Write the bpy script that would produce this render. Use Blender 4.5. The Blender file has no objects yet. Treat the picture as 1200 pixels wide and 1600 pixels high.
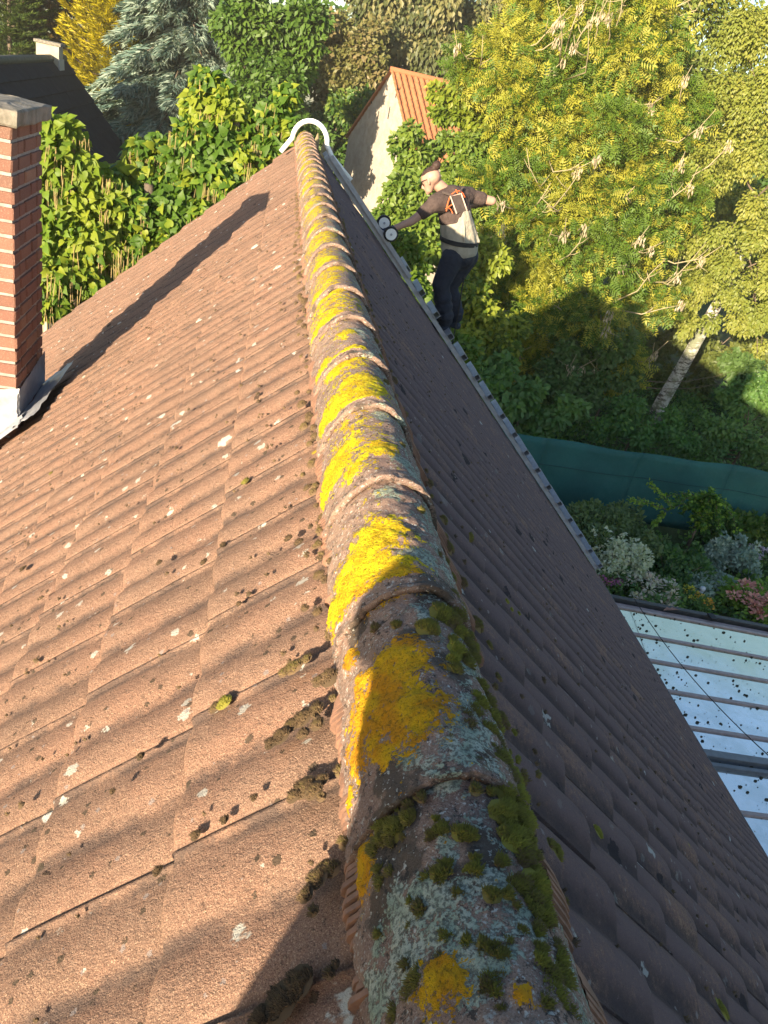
import bpy, bmesh, math, random
import numpy as np
from mathutils import Vector, Matrix

R_ = math.radians
sc = bpy.context.scene
col = sc.collection
rng = np.random.default_rng(7)
random.seed(7)

# ---------------------------------------------------------------- camera, sky, sun, exposure
CAM = np.array([-0.289, 0.0, 0.657])
RV = np.array([0.9746, -0.1041, 0.1981]); UV = np.array([-0.1222, 0.4944, 0.8606]); FV = np.array([0.1875, 0.8630, -0.4691])
FPX = 1241.3
cd = bpy.data.cameras.new('camera'); cam = bpy.data.objects.new('camera', cd); col.objects.link(cam)
cd.sensor_fit = 'VERTICAL'; cd.sensor_height = 24.0; cd.lens = 24.0 * FPX / 1600.0
cd.clip_start = 0.02; cd.clip_end = 600
cam.matrix_world = Matrix(((RV[0], UV[0], -FV[0], CAM[0]), (RV[1], UV[1], -FV[1], CAM[1]), (RV[2], UV[2], -FV[2], CAM[2]), (0, 0, 0, 1)))
sc.camera = cam

SUN_AZ, SUN_EL = 34.0, 12.0            # the light travels towards azimuth 34 deg (from +Y to +X), 12 deg downwards
w = bpy.data.worlds.new('World'); sc.world = w; w.use_nodes = True
wn = w.node_tree.nodes; wl = w.node_tree.links
sky = wn.new('ShaderNodeTexSky'); sky.sky_type = 'NISHITA'; sky.sun_disc = False
sky.sun_elevation = R_(SUN_EL); sky.sun_rotation = R_(180 + SUN_AZ); sky.dust_density = 0.8; sky.ozone_density = 1.8
wl.new(sky.outputs[0], wn['Background'].inputs[0]); wn['Background'].inputs[1].default_value = 0.09
sd = bpy.data.lights.new('sun', 'SUN'); sun = bpy.data.objects.new('sun', sd); col.objects.link(sun)
sd.energy = 5.0; sd.angle = R_(0.55); sd.color = (1.0, 0.83, 0.60)
SDIR = Vector((math.sin(R_(SUN_AZ)) * math.cos(R_(SUN_EL)), math.cos(R_(SUN_AZ)) * math.cos(R_(SUN_EL)), -math.sin(R_(SUN_EL))))
sun.rotation_euler = SDIR.to_track_quat('-Z', 'Y').to_euler(); sun.location = (-6, -9, 6)
vs = sc.view_settings
vs.view_transform = 'Standard'; vs.look = 'None'; vs.gamma = 1; vs.exposure = 1.8; vs.use_curve_mapping = False
sc.cycles.max_bounces = 6; sc.cycles.transparent_max_bounces = 4

# ---------------------------------------------------------------- helpers
GZ = -7.6                              # ground level (the roof apex is z = 0)
TH = R_(44.55); CT, ST = math.cos(TH), math.sin(TH)

def at(px, py, y):                     # a point of the photograph (1200 x 1600) on the vertical plane Y = y
    d = FV + RV * (px - 600) / FPX - UV * (py - 800) / FPX
    return CAM + d * ((y - CAM[1]) / d[1])
def atz(px, py, z):
    d = FV + RV * (px - 600) / FPX - UV * (py - 800) / FPX
    return CAM + d * ((z - CAM[2]) / d[2])
def on_slope(px, py, side, h=0.02):
    d = FV + RV * (px - 600) / FPX - UV * (py - 800) / FPX
    n = np.array([side * ST, 0, CT]); t = (h - CAM @ n) / (d @ n)
    q = CAM + d * t
    return np.array([side * q[0] * CT - q[2] * ST, q[1]])        # (s down the slope, y)
def slope(side, s, y, h=0.0):
    return np.array([side * (s * CT + h * ST), y, -s * ST + h * CT])
def project(P):
    P = np.atleast_2d(P) - CAM
    z = P @ FV
    return np.stack([600 + FPX * (P @ RV) / z, 800 - FPX * (P @ UV) / z, z], 1)

def mesh_np(name, V, F, attrs=None, smooth=False):
    me = bpy.data.meshes.new(name)
    V = np.asarray(V, np.float32)
    if isinstance(F, np.ndarray):
        m, k = F.shape
        me.vertices.add(len(V)); me.vertices.foreach_set('co', V.ravel())
        me.loops.add(m * k); me.loops.foreach_set('vertex_index', F.astype(np.int32).ravel())
        me.polygons.add(m); me.polygons.foreach_set('loop_start', np.arange(0, m * k, k, dtype=np.int32))
        me.update(calc_edges=True)
    else:
        me.from_pydata([tuple(map(float, v)) for v in V], [], [tuple(map(int, f)) for f in F])
    for n, a in (attrs or {}).items():
        a = np.asarray(a, np.float32)
        if a.ndim == 1:
            at_ = me.attributes.new(n, 'FLOAT', 'POINT'); at_.data.foreach_set('value', a)
        else:
            at_ = me.attributes.new(n, 'FLOAT_COLOR', 'POINT')
            at_.data.foreach_set('color', np.concatenate([a, np.ones((len(a), 1), np.float32)], 1).ravel())
    if smooth:
        me.polygons.foreach_set('use_smooth', np.ones(len(me.polygons), bool))
    me.update()
    return me
def obj(name, me, mat=None, parent=None, kind=None):
    o = bpy.data.objects.new(name, me); col.objects.link(o)
    if mat is not None and me is not None and len(me.materials) == 0: me.materials.append(mat)
    if parent is not None: o.parent = parent
    if kind: o['kind'] = kind
    return o
def tag(o, label, cat, group=None, kind=None):
    o['label'] = label; o['category'] = cat
    if group: o['group'] = group
    if kind: o['kind'] = kind
    return o
def thing(name, label, cat, loc=(0, 0, 0), group=None):
    o = bpy.data.objects.new(name, None); o.location = loc; o.empty_display_size = 0.2; col.objects.link(o)
    return tag(o, label, cat, group)

class MB:                              # collects shapes, then links them as ONE mesh object
    def __init__(s): s.v = []; s.f = []
    def add(s, V, F):
        n = len(s.v); s.v += [tuple(map(float, v)) for v in V]; s.f += [tuple(i + n for i in f) for f in F]; return s
    def hexa(s, P):                    # 8 corners: bottom 0-3, top 4-7
        return s.add(P, [(3, 2, 1, 0), (4, 5, 6, 7), (0, 1, 5, 4), (1, 2, 6, 5), (2, 3, 7, 6), (3, 0, 4, 7)])
    def box(s, c, d, ax=None):
        c = np.array(c, float); A = np.eye(3) if ax is None else np.array(ax, float)
        P = [c + A[0] * x * d[0] / 2 + A[1] * y * d[1] / 2 + A[2] * z * d[2] / 2 for z in (-1, 1) for x, y in ((-1, -1), (1, -1), (1, 1), (-1, 1))]
        return s.hexa(P)
    def tube(s, pts, r, n=8, caps=True):
        pts = [Vector(p) for p in pts]; r = [r] * len(pts) if np.isscalar(r) else list(r)
        V = []; F = []; up = None
        for i, p in enumerate(pts):
            t = (pts[min(i + 1, len(pts) - 1)] - pts[max(i - 1, 0)]).normalized()
            if up is None: up = t.orthogonal().normalized()
            up = (up - t * up.dot(t)).normalized(); b = t.cross(up)
            for k in range(n):
                a = 2 * math.pi * k / n; V.append(p + (up * math.cos(a) + b * math.sin(a)) * r[i])
        for i in range(len(pts) - 1):
            for k in range(n):
                F.append((i * n + k, i * n + (k + 1) % n, (i + 1) * n + (k + 1) % n, (i + 1) * n + k))
        if caps: F += [tuple(range(n))[::-1], tuple((len(pts) - 1) * n + k for k in range(n))]
        return s.add(V, F)
    def disc(s, c, n, r, k=16, th=0.02):
        c = Vector(c); n = Vector(n).normalized(); return s.tube([c - n * th / 2, c + n * th / 2], r, k)
    def ball(s, c, r, seg=10, rings=7):
        r = (r, r, r) if np.isscalar(r) else r; V = []; F = []
        for i in range(rings + 1):
            a = math.pi * i / rings
            for k in range(seg):
                b = 2 * math.pi * k / seg; V.append((c[0] + r[0] * math.sin(a) * math.cos(b), c[1] + r[1] * math.sin(a) * math.sin(b), c[2] + r[2] * math.cos(a)))
        for i in range(rings):
            for k in range(seg): F.append((i * seg + k, (i + 1) * seg + k, (i + 1) * seg + (k + 1) % seg, i * seg + (k + 1) % seg))
        return s.add(V, F)
    def mesh(s, name, smooth=False): return mesh_np(name, s.v, s.f, smooth=smooth)
    def build(s, name, mat, parent=None, smooth=False, kind=None): return obj(name, s.mesh(name, smooth), mat, parent, kind)
def bevel(o, wdt=0.004, seg=1):
    m = o.modifiers.new('bevel', 'BEVEL'); m.width = wdt; m.segments = seg; m.limit_method = 'ANGLE'; return o

# value noise on numpy arrays (for displacing geometry)
_perm = np.random.default_rng(3).random((64, 64, 64)).astype(np.float32)
def vnoise(P, scale):
    q = np.asarray(P) * scale + 1000.3; i = np.floor(q).astype(int); f = q - i; f = f * f * (3 - 2 * f); i %= 64; j = (i + 1) % 64
    x0, y0, z0, x1, y1, z1 = i[..., 0], i[..., 1], i[..., 2], j[..., 0], j[..., 1], j[..., 2]; fx, fy, fz = f[..., 0], f[..., 1], f[..., 2]
    a = _perm[x0, y0, z0] * (1 - fx) + _perm[x1, y0, z0] * fx; b = _perm[x0, y1, z0] * (1 - fx) + _perm[x1, y1, z0] * fx
    c = _perm[x0, y0, z1] * (1 - fx) + _perm[x1, y0, z1] * fx; d = _perm[x0, y1, z1] * (1 - fx) + _perm[x1, y1, z1] * fx
    return ((a * (1 - fy) + b * fy) * (1 - fz) + (c * (1 - fy) + d * fy) * fz)

# ---------------------------------------------------------------- materials
class NT:
    def __init__(s, name):
        s.m = bpy.data.materials.new(name); s.m.use_nodes = True; s.t = s.m.node_tree; s.b = s.t.nodes['Principled BSDF']; s.out = s.t.nodes['Material Output']
    def n(s, typ, **kw):
        x = s.t.nodes.new(typ)
        for k, v in kw.items():
            if k.startswith('i_'):
                key = k[2:]; key = int(key) if key.isdigit() else key.replace('_', ' ')
                x.inputs[key].default_value = v
            else: setattr(x, k, v)
        return x
    def l(s, a, b): s.t.links.new(a, b); return s
    def pos(s): return s.n('ShaderNodeNewGeometry').outputs['Position']
    def noise(s, vec, scale, detail=4, rough=0.6, dist=0.0):
        x = s.n('ShaderNodeTexNoise'); x.inputs['Scale'].default_value = scale; x.inputs['Detail'].default_value = detail
        x.inputs['Roughness'].default_value = rough; x.inputs['Distortion'].default_value = dist
        if vec is not None: s.l(vec, x.inputs['Vector'])
        return x.outputs['Fac']
    def math(s, op, a, b=None, c=None, clamp=False):
        x = s.n('ShaderNodeMath', operation=op, use_clamp=clamp)
        for i, v in enumerate((a, b, c)):
            if v is None: continue
            if isinstance(v, (int, float)): x.inputs[i].default_value = v
            else: s.l(v, x.inputs[i])
        return x.outputs[0]
    def step(s, v, lo, hi):
        x = s.n('ShaderNodeMapRange', interpolation_type='SMOOTHSTEP'); s.l(v, x.inputs[0]); x.inputs[1].default_value = lo; x.inputs[2].default_value = hi
        return x.outputs[0]
    def mix(s, fac, a, b, mode='MIX'):
        x = s.n('ShaderNodeMix', data_type='RGBA', blend_type=mode)
        for sock, v in ((x.inputs[0], fac), (x.inputs[6], a), (x.inputs[7], b)):
            if isinstance(v, (int, float)): sock.default_value = v
            elif isinstance(v, tuple): sock.default_value = (*v, 1)
            else: s.l(v, sock)
        return x.outputs[2]
    def attr(s, name): return s.n('ShaderNodeAttribute', attribute_name=name)
    def bump(s, h, strength, dist, prev=None):
        x = s.n('ShaderNodeBump'); x.inputs['Strength'].default_value = strength; x.inputs['Distance'].default_value = dist
        s.l(h, x.inputs['Height'])
        if prev is not None: s.l(prev, x.inputs['Normal'])
        return x.outputs[0]
    def fin(s, colr, rough=0.8, normal=None, spec=0.3, metal=0.0):
        if isinstance(colr, tuple): s.b.inputs['Base Color'].default_value = (*colr, 1)
        else: s.l(colr, s.b.inputs['Base Color'])
        if isinstance(rough, (int, float)): s.b.inputs['Roughness'].default_value = rough
        else: s.l(rough, s.b.inputs['Roughness'])
        s.b.inputs['Specular IOR Level'].default_value = spec; s.b.inputs['Metallic'].default_value = metal
        if normal is not None: s.l(normal, s.b.inputs['Normal'])
        return s.m

def plain(name, c1, c2=None, scale=20, rough=0.7, bump=0.2, bdist=0.003, bscale=None, spec=0.3, metal=0.0):
    t = NT(name); p = t.n('ShaderNodeTexCoord').outputs['Object']; c2 = c2 or tuple(x * 0.7 for x in c1)
    a = t.noise(p, scale, 5); c = t.mix(t.step(a, .3, .7), c1, c2)
    nb = t.bump(t.noise(p, bscale or scale * 4, 4), bump, bdist) if bump else None
    return t.fin(c, rough, nb, spec, metal)

def tile_material():
    t = NT('aged_concrete_tile'); p = t.pos()
    rnd = t.math('FRACT', t.math('ADD', t.n('ShaderNodeObjectInfo').outputs['Random'], t.attr('tint').outputs['Fac']))
    base = t.mix(rnd, (.258, .145, .099), (.215, .122, .086))
    base = t.mix(t.step(t.noise(p, 5, 4), .35, .7), base, (.235, .145, .103))
    base = t.mix(t.math('MULTIPLY', t.step(t.noise(p, 17, 5, .7), .5, .68), .5), base, (.12, .072, .052))       # old weathering
    base = t.mix(t.math('MULTIPLY', t.step(t.noise(p, 34, 3, .6), .55, .66), .4), base, (.30, .175, .118))
    base = t.mix(t.math('MULTIPLY', t.step(t.noise(p, 2.6, 6, .68), .44, .66), .55), base, (.145, .09, .066))                # broad drifts of dirt
    base = t.mix(t.math('MULTIPLY', t.step(t.noise(p, 75, 4, .75), .55, .67), .5), base, (.33, .215, .15))
    base = t.mix(t.math('MULTIPLY', t.step(t.noise(p, 105, 3, .75), .57, .66), .55), base, (.06, .042, .034))
    grain = t.noise(p, 520, 2, .7)
    base = t.mix(t.math('MULTIPLY', t.step(grain, .54, .66), .7), base, (.46, .32, .22))
    base = t.mix(t.math('MULTIPLY', t.step(grain, .46, .30), .55), base, (.055, .036, .03))
    roll = t.attr('roll').outputs['Fac']                                                                  # grime that settles in the troughs
    grime = t.math('MULTIPLY', t.step(roll, .62, .15), t.step(t.noise(p, 11, 5, .7), .36, .60))
    base = t.mix(t.math('MULTIPLY', grime, .75), base, (.075, .058, .052))
    def spots(scale, share, size, seed, colr, b, amt=1.0):
        q = t.n('ShaderNodeVectorMath', operation='ADD'); t.l(p, q.inputs[0]); q.inputs[1].default_value = (seed, seed * 1.7, seed * .3)
        nz = t.n('ShaderNodeTexNoise'); nz.inputs['Scale'].default_value = scale * 5; nz.inputs['Detail'].default_value = 3; t.l(p, nz.inputs['Vector'])
        mx = t.n('ShaderNodeMix', data_type='VECTOR'); mx.inputs[0].default_value = .09 * 3 / scale * 3; t.l(q.outputs[0], mx.inputs[4])
        ad = t.n('ShaderNodeVectorMath', operation='ADD'); t.l(q.outputs[0], ad.inputs[0]); sv = t.n('ShaderNodeVectorMath', operation='SCALE'); sv.inputs['Scale'].default_value = .55 / scale
        t.l(nz.outputs['Color'], sv.inputs[0]); t.l(sv.outputs[0], ad.inputs[1])
        v = t.n('ShaderNodeTexVoronoi'); v.inputs['Scale'].default_value = scale; t.l(ad.outputs[0], v.inputs['Vector'])
        sp = t.n('ShaderNodeSeparateColor'); t.l(v.outputs['Color'], sp.inputs[0])
        on = t.math('LESS_THAN', sp.outputs[0], share); rad = t.math('MULTIPLY_ADD', sp.outputs[1], size, size * .35)
        k = t.math('MULTIPLY', on, t.step(t.math('SUBTRACT', rad, v.outputs['Distance']), 0.0, .05))
        return t.mix(t.math('MULTIPLY', k, amt), b, colr), k
    base, k1 = spots(9, .22, .17, 3.1, (.46, .44, .38), base, .95)
    base, k5 = spots(23, .18, .24, 23.1, (.42, .41, .36), base, .8)
    base, k2 = spots(13, .06, .22, 11.7, (.055, .038, .026), base, .85)
    base, k3 = spots(52, .18, .30, 5.2, (.05, .042, .03), base, .8)
    base, k4 = spots(5.5, .05, .13, 17.9, (.55, .40, .03), base, .9)
    shade_film = t.math('MULTIPLY', t.attr('shade_and_algae').outputs['Fac'], t.step(t.math('ADD', t.noise(p, 4, 6, .6), t.math('MULTIPLY', t.math('SUBTRACT', t.noise(p, 90, 3), .5), .5)), .14, .52))   # shade of the unlit right slope painted in over a dark growth
    base = t.mix(t.math('MULTIPLY', shade_film, .86), base, t.mix(t.step(t.math('ADD', roll, t.math('MULTIPLY', t.math('SUBTRACT', t.noise(p, 30, 4), .5), .35)), .25, .95), (.056, .043, .048), (.118, .087, .093)))
    base, k6 = spots(13, .16, .30, 31.0, t.mix(t.attr('shade_and_algae').outputs['Fac'], base, (.026, .022, .026)), base, .85)
    base, k7 = spots(10, 0.10, .15, 41.0, (.34, .34, .32), base, .9)
    base, k8 = spots(60, .10, .25, 47.0, (.24, .21, .20), base, .7)
    h = t.math('ADD', t.noise(p, 300, 4, .7), t.math('MULTIPLY', t.noise(p, 60, 5, .7), 1.6))
    h = t.math('ADD', h, t.math('MULTIPLY', t.math('ADD', k2, k3), .5))
    nb = t.bump(h, .75, .005)
    return t.fin(base, .92, nb, .12)

def ridge_material():
    t = NT('lichen_covered_ridge'); p = t.pos(); li = t.n('ShaderNodeSeparateColor'); t.l(t.attr('lichen').outputs['Color'], li.inputs[0])
    base = t.mix(t.step(t.noise(p, 9, 4), .35, .65), (.265, .175, .13), (.20, .13, .105))
    g = t.noise(p, 480, 2, .75)
    base = t.mix(t.math('MULTIPLY', t.step(g, .53, .68), .6), base, (.36, .29, .24))
    base = t.mix(t.math('MULTIPLY', t.step(g, .45, .32), .75), base, (.07, .05, .045))
    n1 = t.noise(p, 55, 6, .7); n2 = t.noise(p, 210, 4, .7); n3 = t.noise(p, 22, 5, .65)
    wob = t.math('ADD', t.math('MULTIPLY', t.math('SUBTRACT', n1, .5), 1.5), t.math('MULTIPLY', t.math('SUBTRACT', n2, .5), .9))
    base = t.mix(t.math('MULTIPLY', t.step(n1, .55, .66), .6), base, (.075, .06, .05))
    base = t.mix(t.math('MULTIPLY', t.step(t.noise(p, 120, 4, .7), .57, .66), .75), base, (.36, .36, .33))
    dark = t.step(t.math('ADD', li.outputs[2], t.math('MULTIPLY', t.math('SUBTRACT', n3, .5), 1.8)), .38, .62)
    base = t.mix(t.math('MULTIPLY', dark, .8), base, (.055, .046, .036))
    base = t.mix(t.math('MULTIPLY', t.step(t.noise(p, 70, 4, .8), .56, .63), .85), base, (.035, .03, .027))
    base = t.mix(t.math('MULTIPLY', t.step(t.noise(p, 150, 2, .6), .62, .70), .8), base, (.46, .46, .42))
    grey = t.step(t.math('ADD', li.outputs[1], t.math('ADD', t.math('MULTIPLY', wob, 1.25), t.math('MULTIPLY', t.math('SUBTRACT', n3, .5), 1.1))), .46, .58)
    gcol = t.mix(t.step(t.noise(p, 30, 4), .4, .6), (.38, .41, .34), (.27, .33, .25))
    gcol = t.mix(t.step(n2, .56, .42), gcol, (.12, .135, .11))
    base = t.mix(t.math('MULTIPLY', grey, .92), base, gcol)
    px_ = t.n('ShaderNodeSeparateXYZ'); t.l(p, px_.inputs[0]); far_ = t.step(t.math('ADD', px_.outputs[1], t.math('MULTIPLY', n3, .25)), .98, 1.16)
    yel = t.step(t.math('ADD', li.outputs[0], t.math('MULTIPLY', wob, 1.65)), .48, .55)
    ycol = t.mix(t.step(t.noise(p, 26, 4), .38, .62), t.mix(far_, (.56, .33, .008), (.60, .50, .010)), t.mix(far_, (.50, .22, .008), (.54, .36, .008)))  # lichen orange in the near shadow, lemon in sun: light painted in
    ycol = t.mix(t.math('MULTIPLY', t.step(n2, .5, .34), .8), ycol, (.14, .085, .01))
    base = t.mix(yel, base, ycol)
    h = t.math('ADD', t.noise(p, 260, 5, .75), t.math('MULTIPLY', n1, .8))
    h = t.math('ADD', h, t.math('MULTIPLY', yel, t.math('MULTIPLY_ADD', n2, 2.4, .5)))
    h = t.math('ADD', h, t.math('MULTIPLY', grey, t.math('MULTIPLY_ADD', n2, 1.2, .2)))
    return t.fin(base, .9, t.bump(h, .8, .004), .2)

def leaf_material(name, c0, c1, c2, trans=0.35, rough=0.5, spec=0.35):
    t = NT(name); a = t.attr('tint').outputs['Fac']; oi = t.n('ShaderNodeObjectInfo').outputs['Random']
    a = t.math('FRACT', t.math('ADD', a, oi))
    r = t.n('ShaderNodeValToRGB'); e = r.color_ramp.elements
    e[0].position = .1; e[0].color = (*c0, 1); e[1].position = .95; e[1].color = (*c2, 1); m = e.new(.55); m.color = (*c1, 1)
    t.l(a, r.inputs[0]); t.fin(r.outputs[0], rough, None, spec)
    tr = t.n('ShaderNodeBsdfTranslucent'); tc = t.mix(1.0, r.outputs[0], (1.35, 1.45, .6), 'MULTIPLY'); t.l(tc, tr.inputs[0])
    mx = t.n('ShaderNodeMixShader'); mx.inputs[0].default_value = trans; t.l(t.b.outputs[0], mx.inputs[1]); t.l(tr.outputs[0], mx.inputs[2]); t.l(mx.outputs[0], t.out.inputs[0])
    return t.m

M_TILE = tile_material(); M_RIDGE = ridge_material()
M_DARK = plain('roof_underlay', (.02, .018, .016), rough=.95)
M_COMB = plain('terracotta_comb', (.25, .135, .09), (.15, .085, .06), 40, .85)
def moss_material():
    t = NT('moss'); a = t.attr('tint').outputs['Fac']; r = t.n('ShaderNodeValToRGB'); e = r.color_ramp.elements
    e[0].color = (.06, .044, .028, 1); e[1].color = (.27, .26, .04, 1); m = e.new(.5); m.color = (.15, .13, .035, 1); m = e.new(.25); m.color = (.15, .10, .058, 1)
    t.l(a, r.inputs[0]); return t.fin(r.outputs[0], .95, None, .1)
M_MOSS = moss_material()
def brick_material(name, cs):
    t = NT(name); rnd = t.n('ShaderNodeObjectInfo').outputs['Random']; p = t.pos(); r = t.n('ShaderNodeValToRGB'); r.color_ramp.interpolation = 'LINEAR'
    e = r.color_ramp.elements; e[0].color = (*cs[0], 1); e[1].color = (*cs[-1], 1)
    for i, c in enumerate(cs[1:-1]): x = e.new((i + 1) / (len(cs) - 1)); x.color = (*c, 1)
    t.l(rnd, r.inputs[0]); c = t.mix(t.math('MULTIPLY', t.step(t.noise(p, 25, 5, .7), .45, .7), .5), r.outputs[0], (.17, .08, .055))
    c = t.mix(t.math('MULTIPLY', t.step(t.noise(p, 220, 3), .55, .7), .4), c, (.5, .33, .24))
    return t.fin(c, .85, t.bump(t.noise(p, 120, 5), .6, .004), .25)
M_BRICK = brick_material('red_brick', [(.15, .075, .055), (.20, .10, .07), (.165, .078, .058), (.25, .145, .095), (.115, .062, .050)])
M_MORTAR = plain('pale_mortar', (.31, .29, .265), (.22, .205, .185), 30, .9, .6, .003)
M_CAP = plain('weathered_concrete', (.24, .215, .18), (.13, .12, .095), 14, .95, .9, .006, 60)
M_LEAD = plain('lead_sheet', (.33, .34, .36), (.24, .25, .28), 18, .45, .3, .003, spec=.5, metal=.35)
M_ALU = plain('dull_aluminium', (.36, .37, .40), (.26, .27, .30), 12, .42, .1, .001, spec=.5, metal=.15)
M_WHITE = plain('white_plastic_coat', (.80, .80, .78), (.72, .72, .70), 9, .4, 0)
M_BLACK = plain('black_rubber', (.02, .02, .022), rough=.7, bump=.1)
M_ZINC = plain('dark_zinc', (.10, .11, .125), (.07, .075, .085), 10, .45, .1, .001, spec=.5)

# ---------------------------------------------------------------- ground
def ground():
    t = NT('garden_ground'); p = t.pos(); c = t.mix(t.step(t.noise(p, .25, 5), .4, .6), (.045, .075, .02), (.07, .085, .03))
    c = t.mix(t.step(t.noise(p, 1.6, 6, .7), .5, .66), c, (.06, .045, .03)); m = t.fin(c, .95, t.bump(t.noise(p, 9, 6, .7), .8, .05), .1)
    n = 60; xs = np.linspace(-150, 150, n); X, Y = np.meshgrid(xs, xs + 60); Z = np.full_like(X, GZ)
    V = np.stack([X.ravel(), Y.ravel(), Z.ravel()], 1); i = np.arange(n * n).reshape(n, n)
    F = np.stack([i[:-1, :-1].ravel(), i[:-1, 1:].ravel(), i[1:, 1:].ravel(), i[1:, :-1].ravel()], 1)
    o = obj('ground', mesh_np('ground', V, F), m); o['kind'] = 'structure'; o['label'] = 'lawn and bare soil around the houses'
ground()

# ---------------------------------------------------------------- people: union of tapered limbs, voxel-remeshed into one continuous skin
def limb(mb, p0, p1, r0, r1, n=12):
    p0, p1 = Vector(p0), Vector(p1); d = (p1 - p0); L = d.length; d = d.normalized(); P = []; Rr = []
    for k in range(4): a = math.pi / 2 * k / 4; P.append(p0 - d * r0 * math.cos(a)); Rr.append(max(r0 * math.sin(a), 1e-4))
    P.append(p0); Rr.append(r0); P.append(p1); Rr.append(r1)
    for k in range(1, 5): a = math.pi / 2 * k / 4; P.append(p1 + d * r1 * math.sin(a)); Rr.append(max(r1 * math.cos(a), 1e-4))
    mb.tube(P, Rr, n)
def skin(name, mb, mat, parent, voxel=0.012, smooth=6):
    me = mb.mesh(name); tmp = bpy.data.objects.new('tmp', me); col.objects.link(tmp)
    m = tmp.modifiers.new('r', 'REMESH'); m.mode = 'VOXEL'; m.voxel_size = voxel
    if smooth: s = tmp.modifiers.new('s', 'SMOOTH'); s.factor = .5; s.iterations = smooth
    dg = bpy.context.evaluated_depsgraph_get(); res = bpy.data.meshes.new_from_object(tmp.evaluated_get(dg)); res.name = name
    bpy.data.objects.remove(tmp); bpy.data.meshes.remove(me); res.materials.clear()
    res.polygons.foreach_set('use_smooth', np.ones(len(res.polygons), bool)); res.update()
    return obj(name, res, mat, parent)
def hand(mb, wrist, d, palm_n, size=1.0, curl=0.5, side=1):
    d = Vector(d).normalized(); n = Vector(palm_n); n = (n - d * n.dot(d)).normalized(); x = d.cross(n) * side
    w_ = Vector(wrist); k = size
    for i, off in enumerate((-.032, -.011, .011, .032)): limb(mb, w_ + d * .015 * k + x * off * .5 * k, w_ + d * .085 * k + x * off * k, .017 * k, .014 * k, 8)
    for i, (off, ln) in enumerate(((-.032, .068), (-.011, .08), (.011, .075), (.032, .058))):
        a = w_ + d * .09 * k + x * off * k; d1 = (d * math.cos(curl) + n * math.sin(curl)); d2 = (d * math.cos(curl * 2.2) + n * math.sin(curl * 2.2))
        b = a + d1 * ln * .55 * k; c = b + d2 * ln * .5 * k; limb(mb, a, b, .0095 * k, .009 * k, 8); limb(mb, b, c, .009 * k, .0075 * k, 8)
    a = w_ + d * .03 * k - x * .028 * k; b = a - x * .03 * k + d * .03 * k + n * .012 * k; c = b + d * .03 * k + n * .012 * k
    limb(mb, a, b, .014 * k, .011 * k, 8); limb(mb, b, c, .011 * k, .008 * k, 8)
def boot(mb, ankle, d, L=.27):
    a = Vector(ankle); d = Vector(d).normalized()
    limb(mb, a + Vector((0, 0, .06)), a, .055, .052); limb(mb, a - d * .05 - Vector((0, 0, .05)), a + d * .04 - Vector((0, 0, .045)), .043, .046); limb(mb, a + d * .04 - Vector((0, 0, .05)), a + d * (L - .12) - Vector((0, 0, .06)), .046, .036)
def head(mb, c, fwd, up, k=1.0):
    c, f, u = Vector(c), Vector(fwd).normalized(), Vector(up).normalized(); u = (u - f * u.dot(f)).normalized(); r = f.cross(u)
    limb(mb, c + u * .035 * k - f * .022 * k, c + u * .03 * k + f * .02 * k, .083 * k, .078 * k, 14)
    limb(mb, c + u * .0 + f * .015 * k, c - u * .062 * k + f * .045 * k, .072 * k, .042 * k, 14)
    limb(mb, c - u * .085 * k + f * .062 * k, c - u * .09 * k + f * .066 * k, .024 * k, .022 * k, 10)          # chin
    limb(mb, c + u * .012 * k + f * .088 * k, c - u * .03 * k + f * .108 * k, .010 * k, .015 * k, 8)           # nose
    limb(mb, c - u * .055 * k + f * .088 * k - r * .014 * k, c - u * .055 * k + f * .088 * k + r * .014 * k, .009 * k, .009 * k, 8)  # lips
    for s in (-1, 1):
        limb(mb, c + u * .022 * k + f * .078 * k + r * s * .014 * k, c + u * .022 * k + f * .07 * k + r * s * .05 * k, .010 * k, .010 * k, 8)   # brow
        limb(mb, c + u * .02 * k - f * .012 * k + r * s * .080 * k, c - u * .03 * k - f * .004 * k + r * s * .076 * k, .014 * k, .010 * k, 8)   # ear
M_SKIN = plain('skin', (.40, .235, .17), (.35, .20, .145), 14, .55, .1, .001)
M_SHIRT = plain('brown_cotton', (.072, .050, .044), (.052, .036, .032), 25, .9, 1.0, .02, 16)
M_BEIGE = plain('beige_workwear', (.34, .31, .245), (.28, .255, .20), 18, .9, 1.0, .02, 15)
M_NAVY = plain('navy_workwear', (.022, .027, .042), (.014, .017, .028), 16, .85, 1.0, .03, 13)
M_HAIR = plain('dark_brown_hair', (.05, .028, .02), (.03, .016, .012), 60, .6, .8, .004, 160)
M_ORANGE = plain('orange_print', (.75, .16, .05), rough=.8, bump=0)
M_PALEPINK = plain('pale_piping', (.75, .52, .42), rough=.8, bump=0)
M_GREYPAD = plain('grey_brown_pad', (.10, .075, .065), rough=.9, bump=.2)

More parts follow.
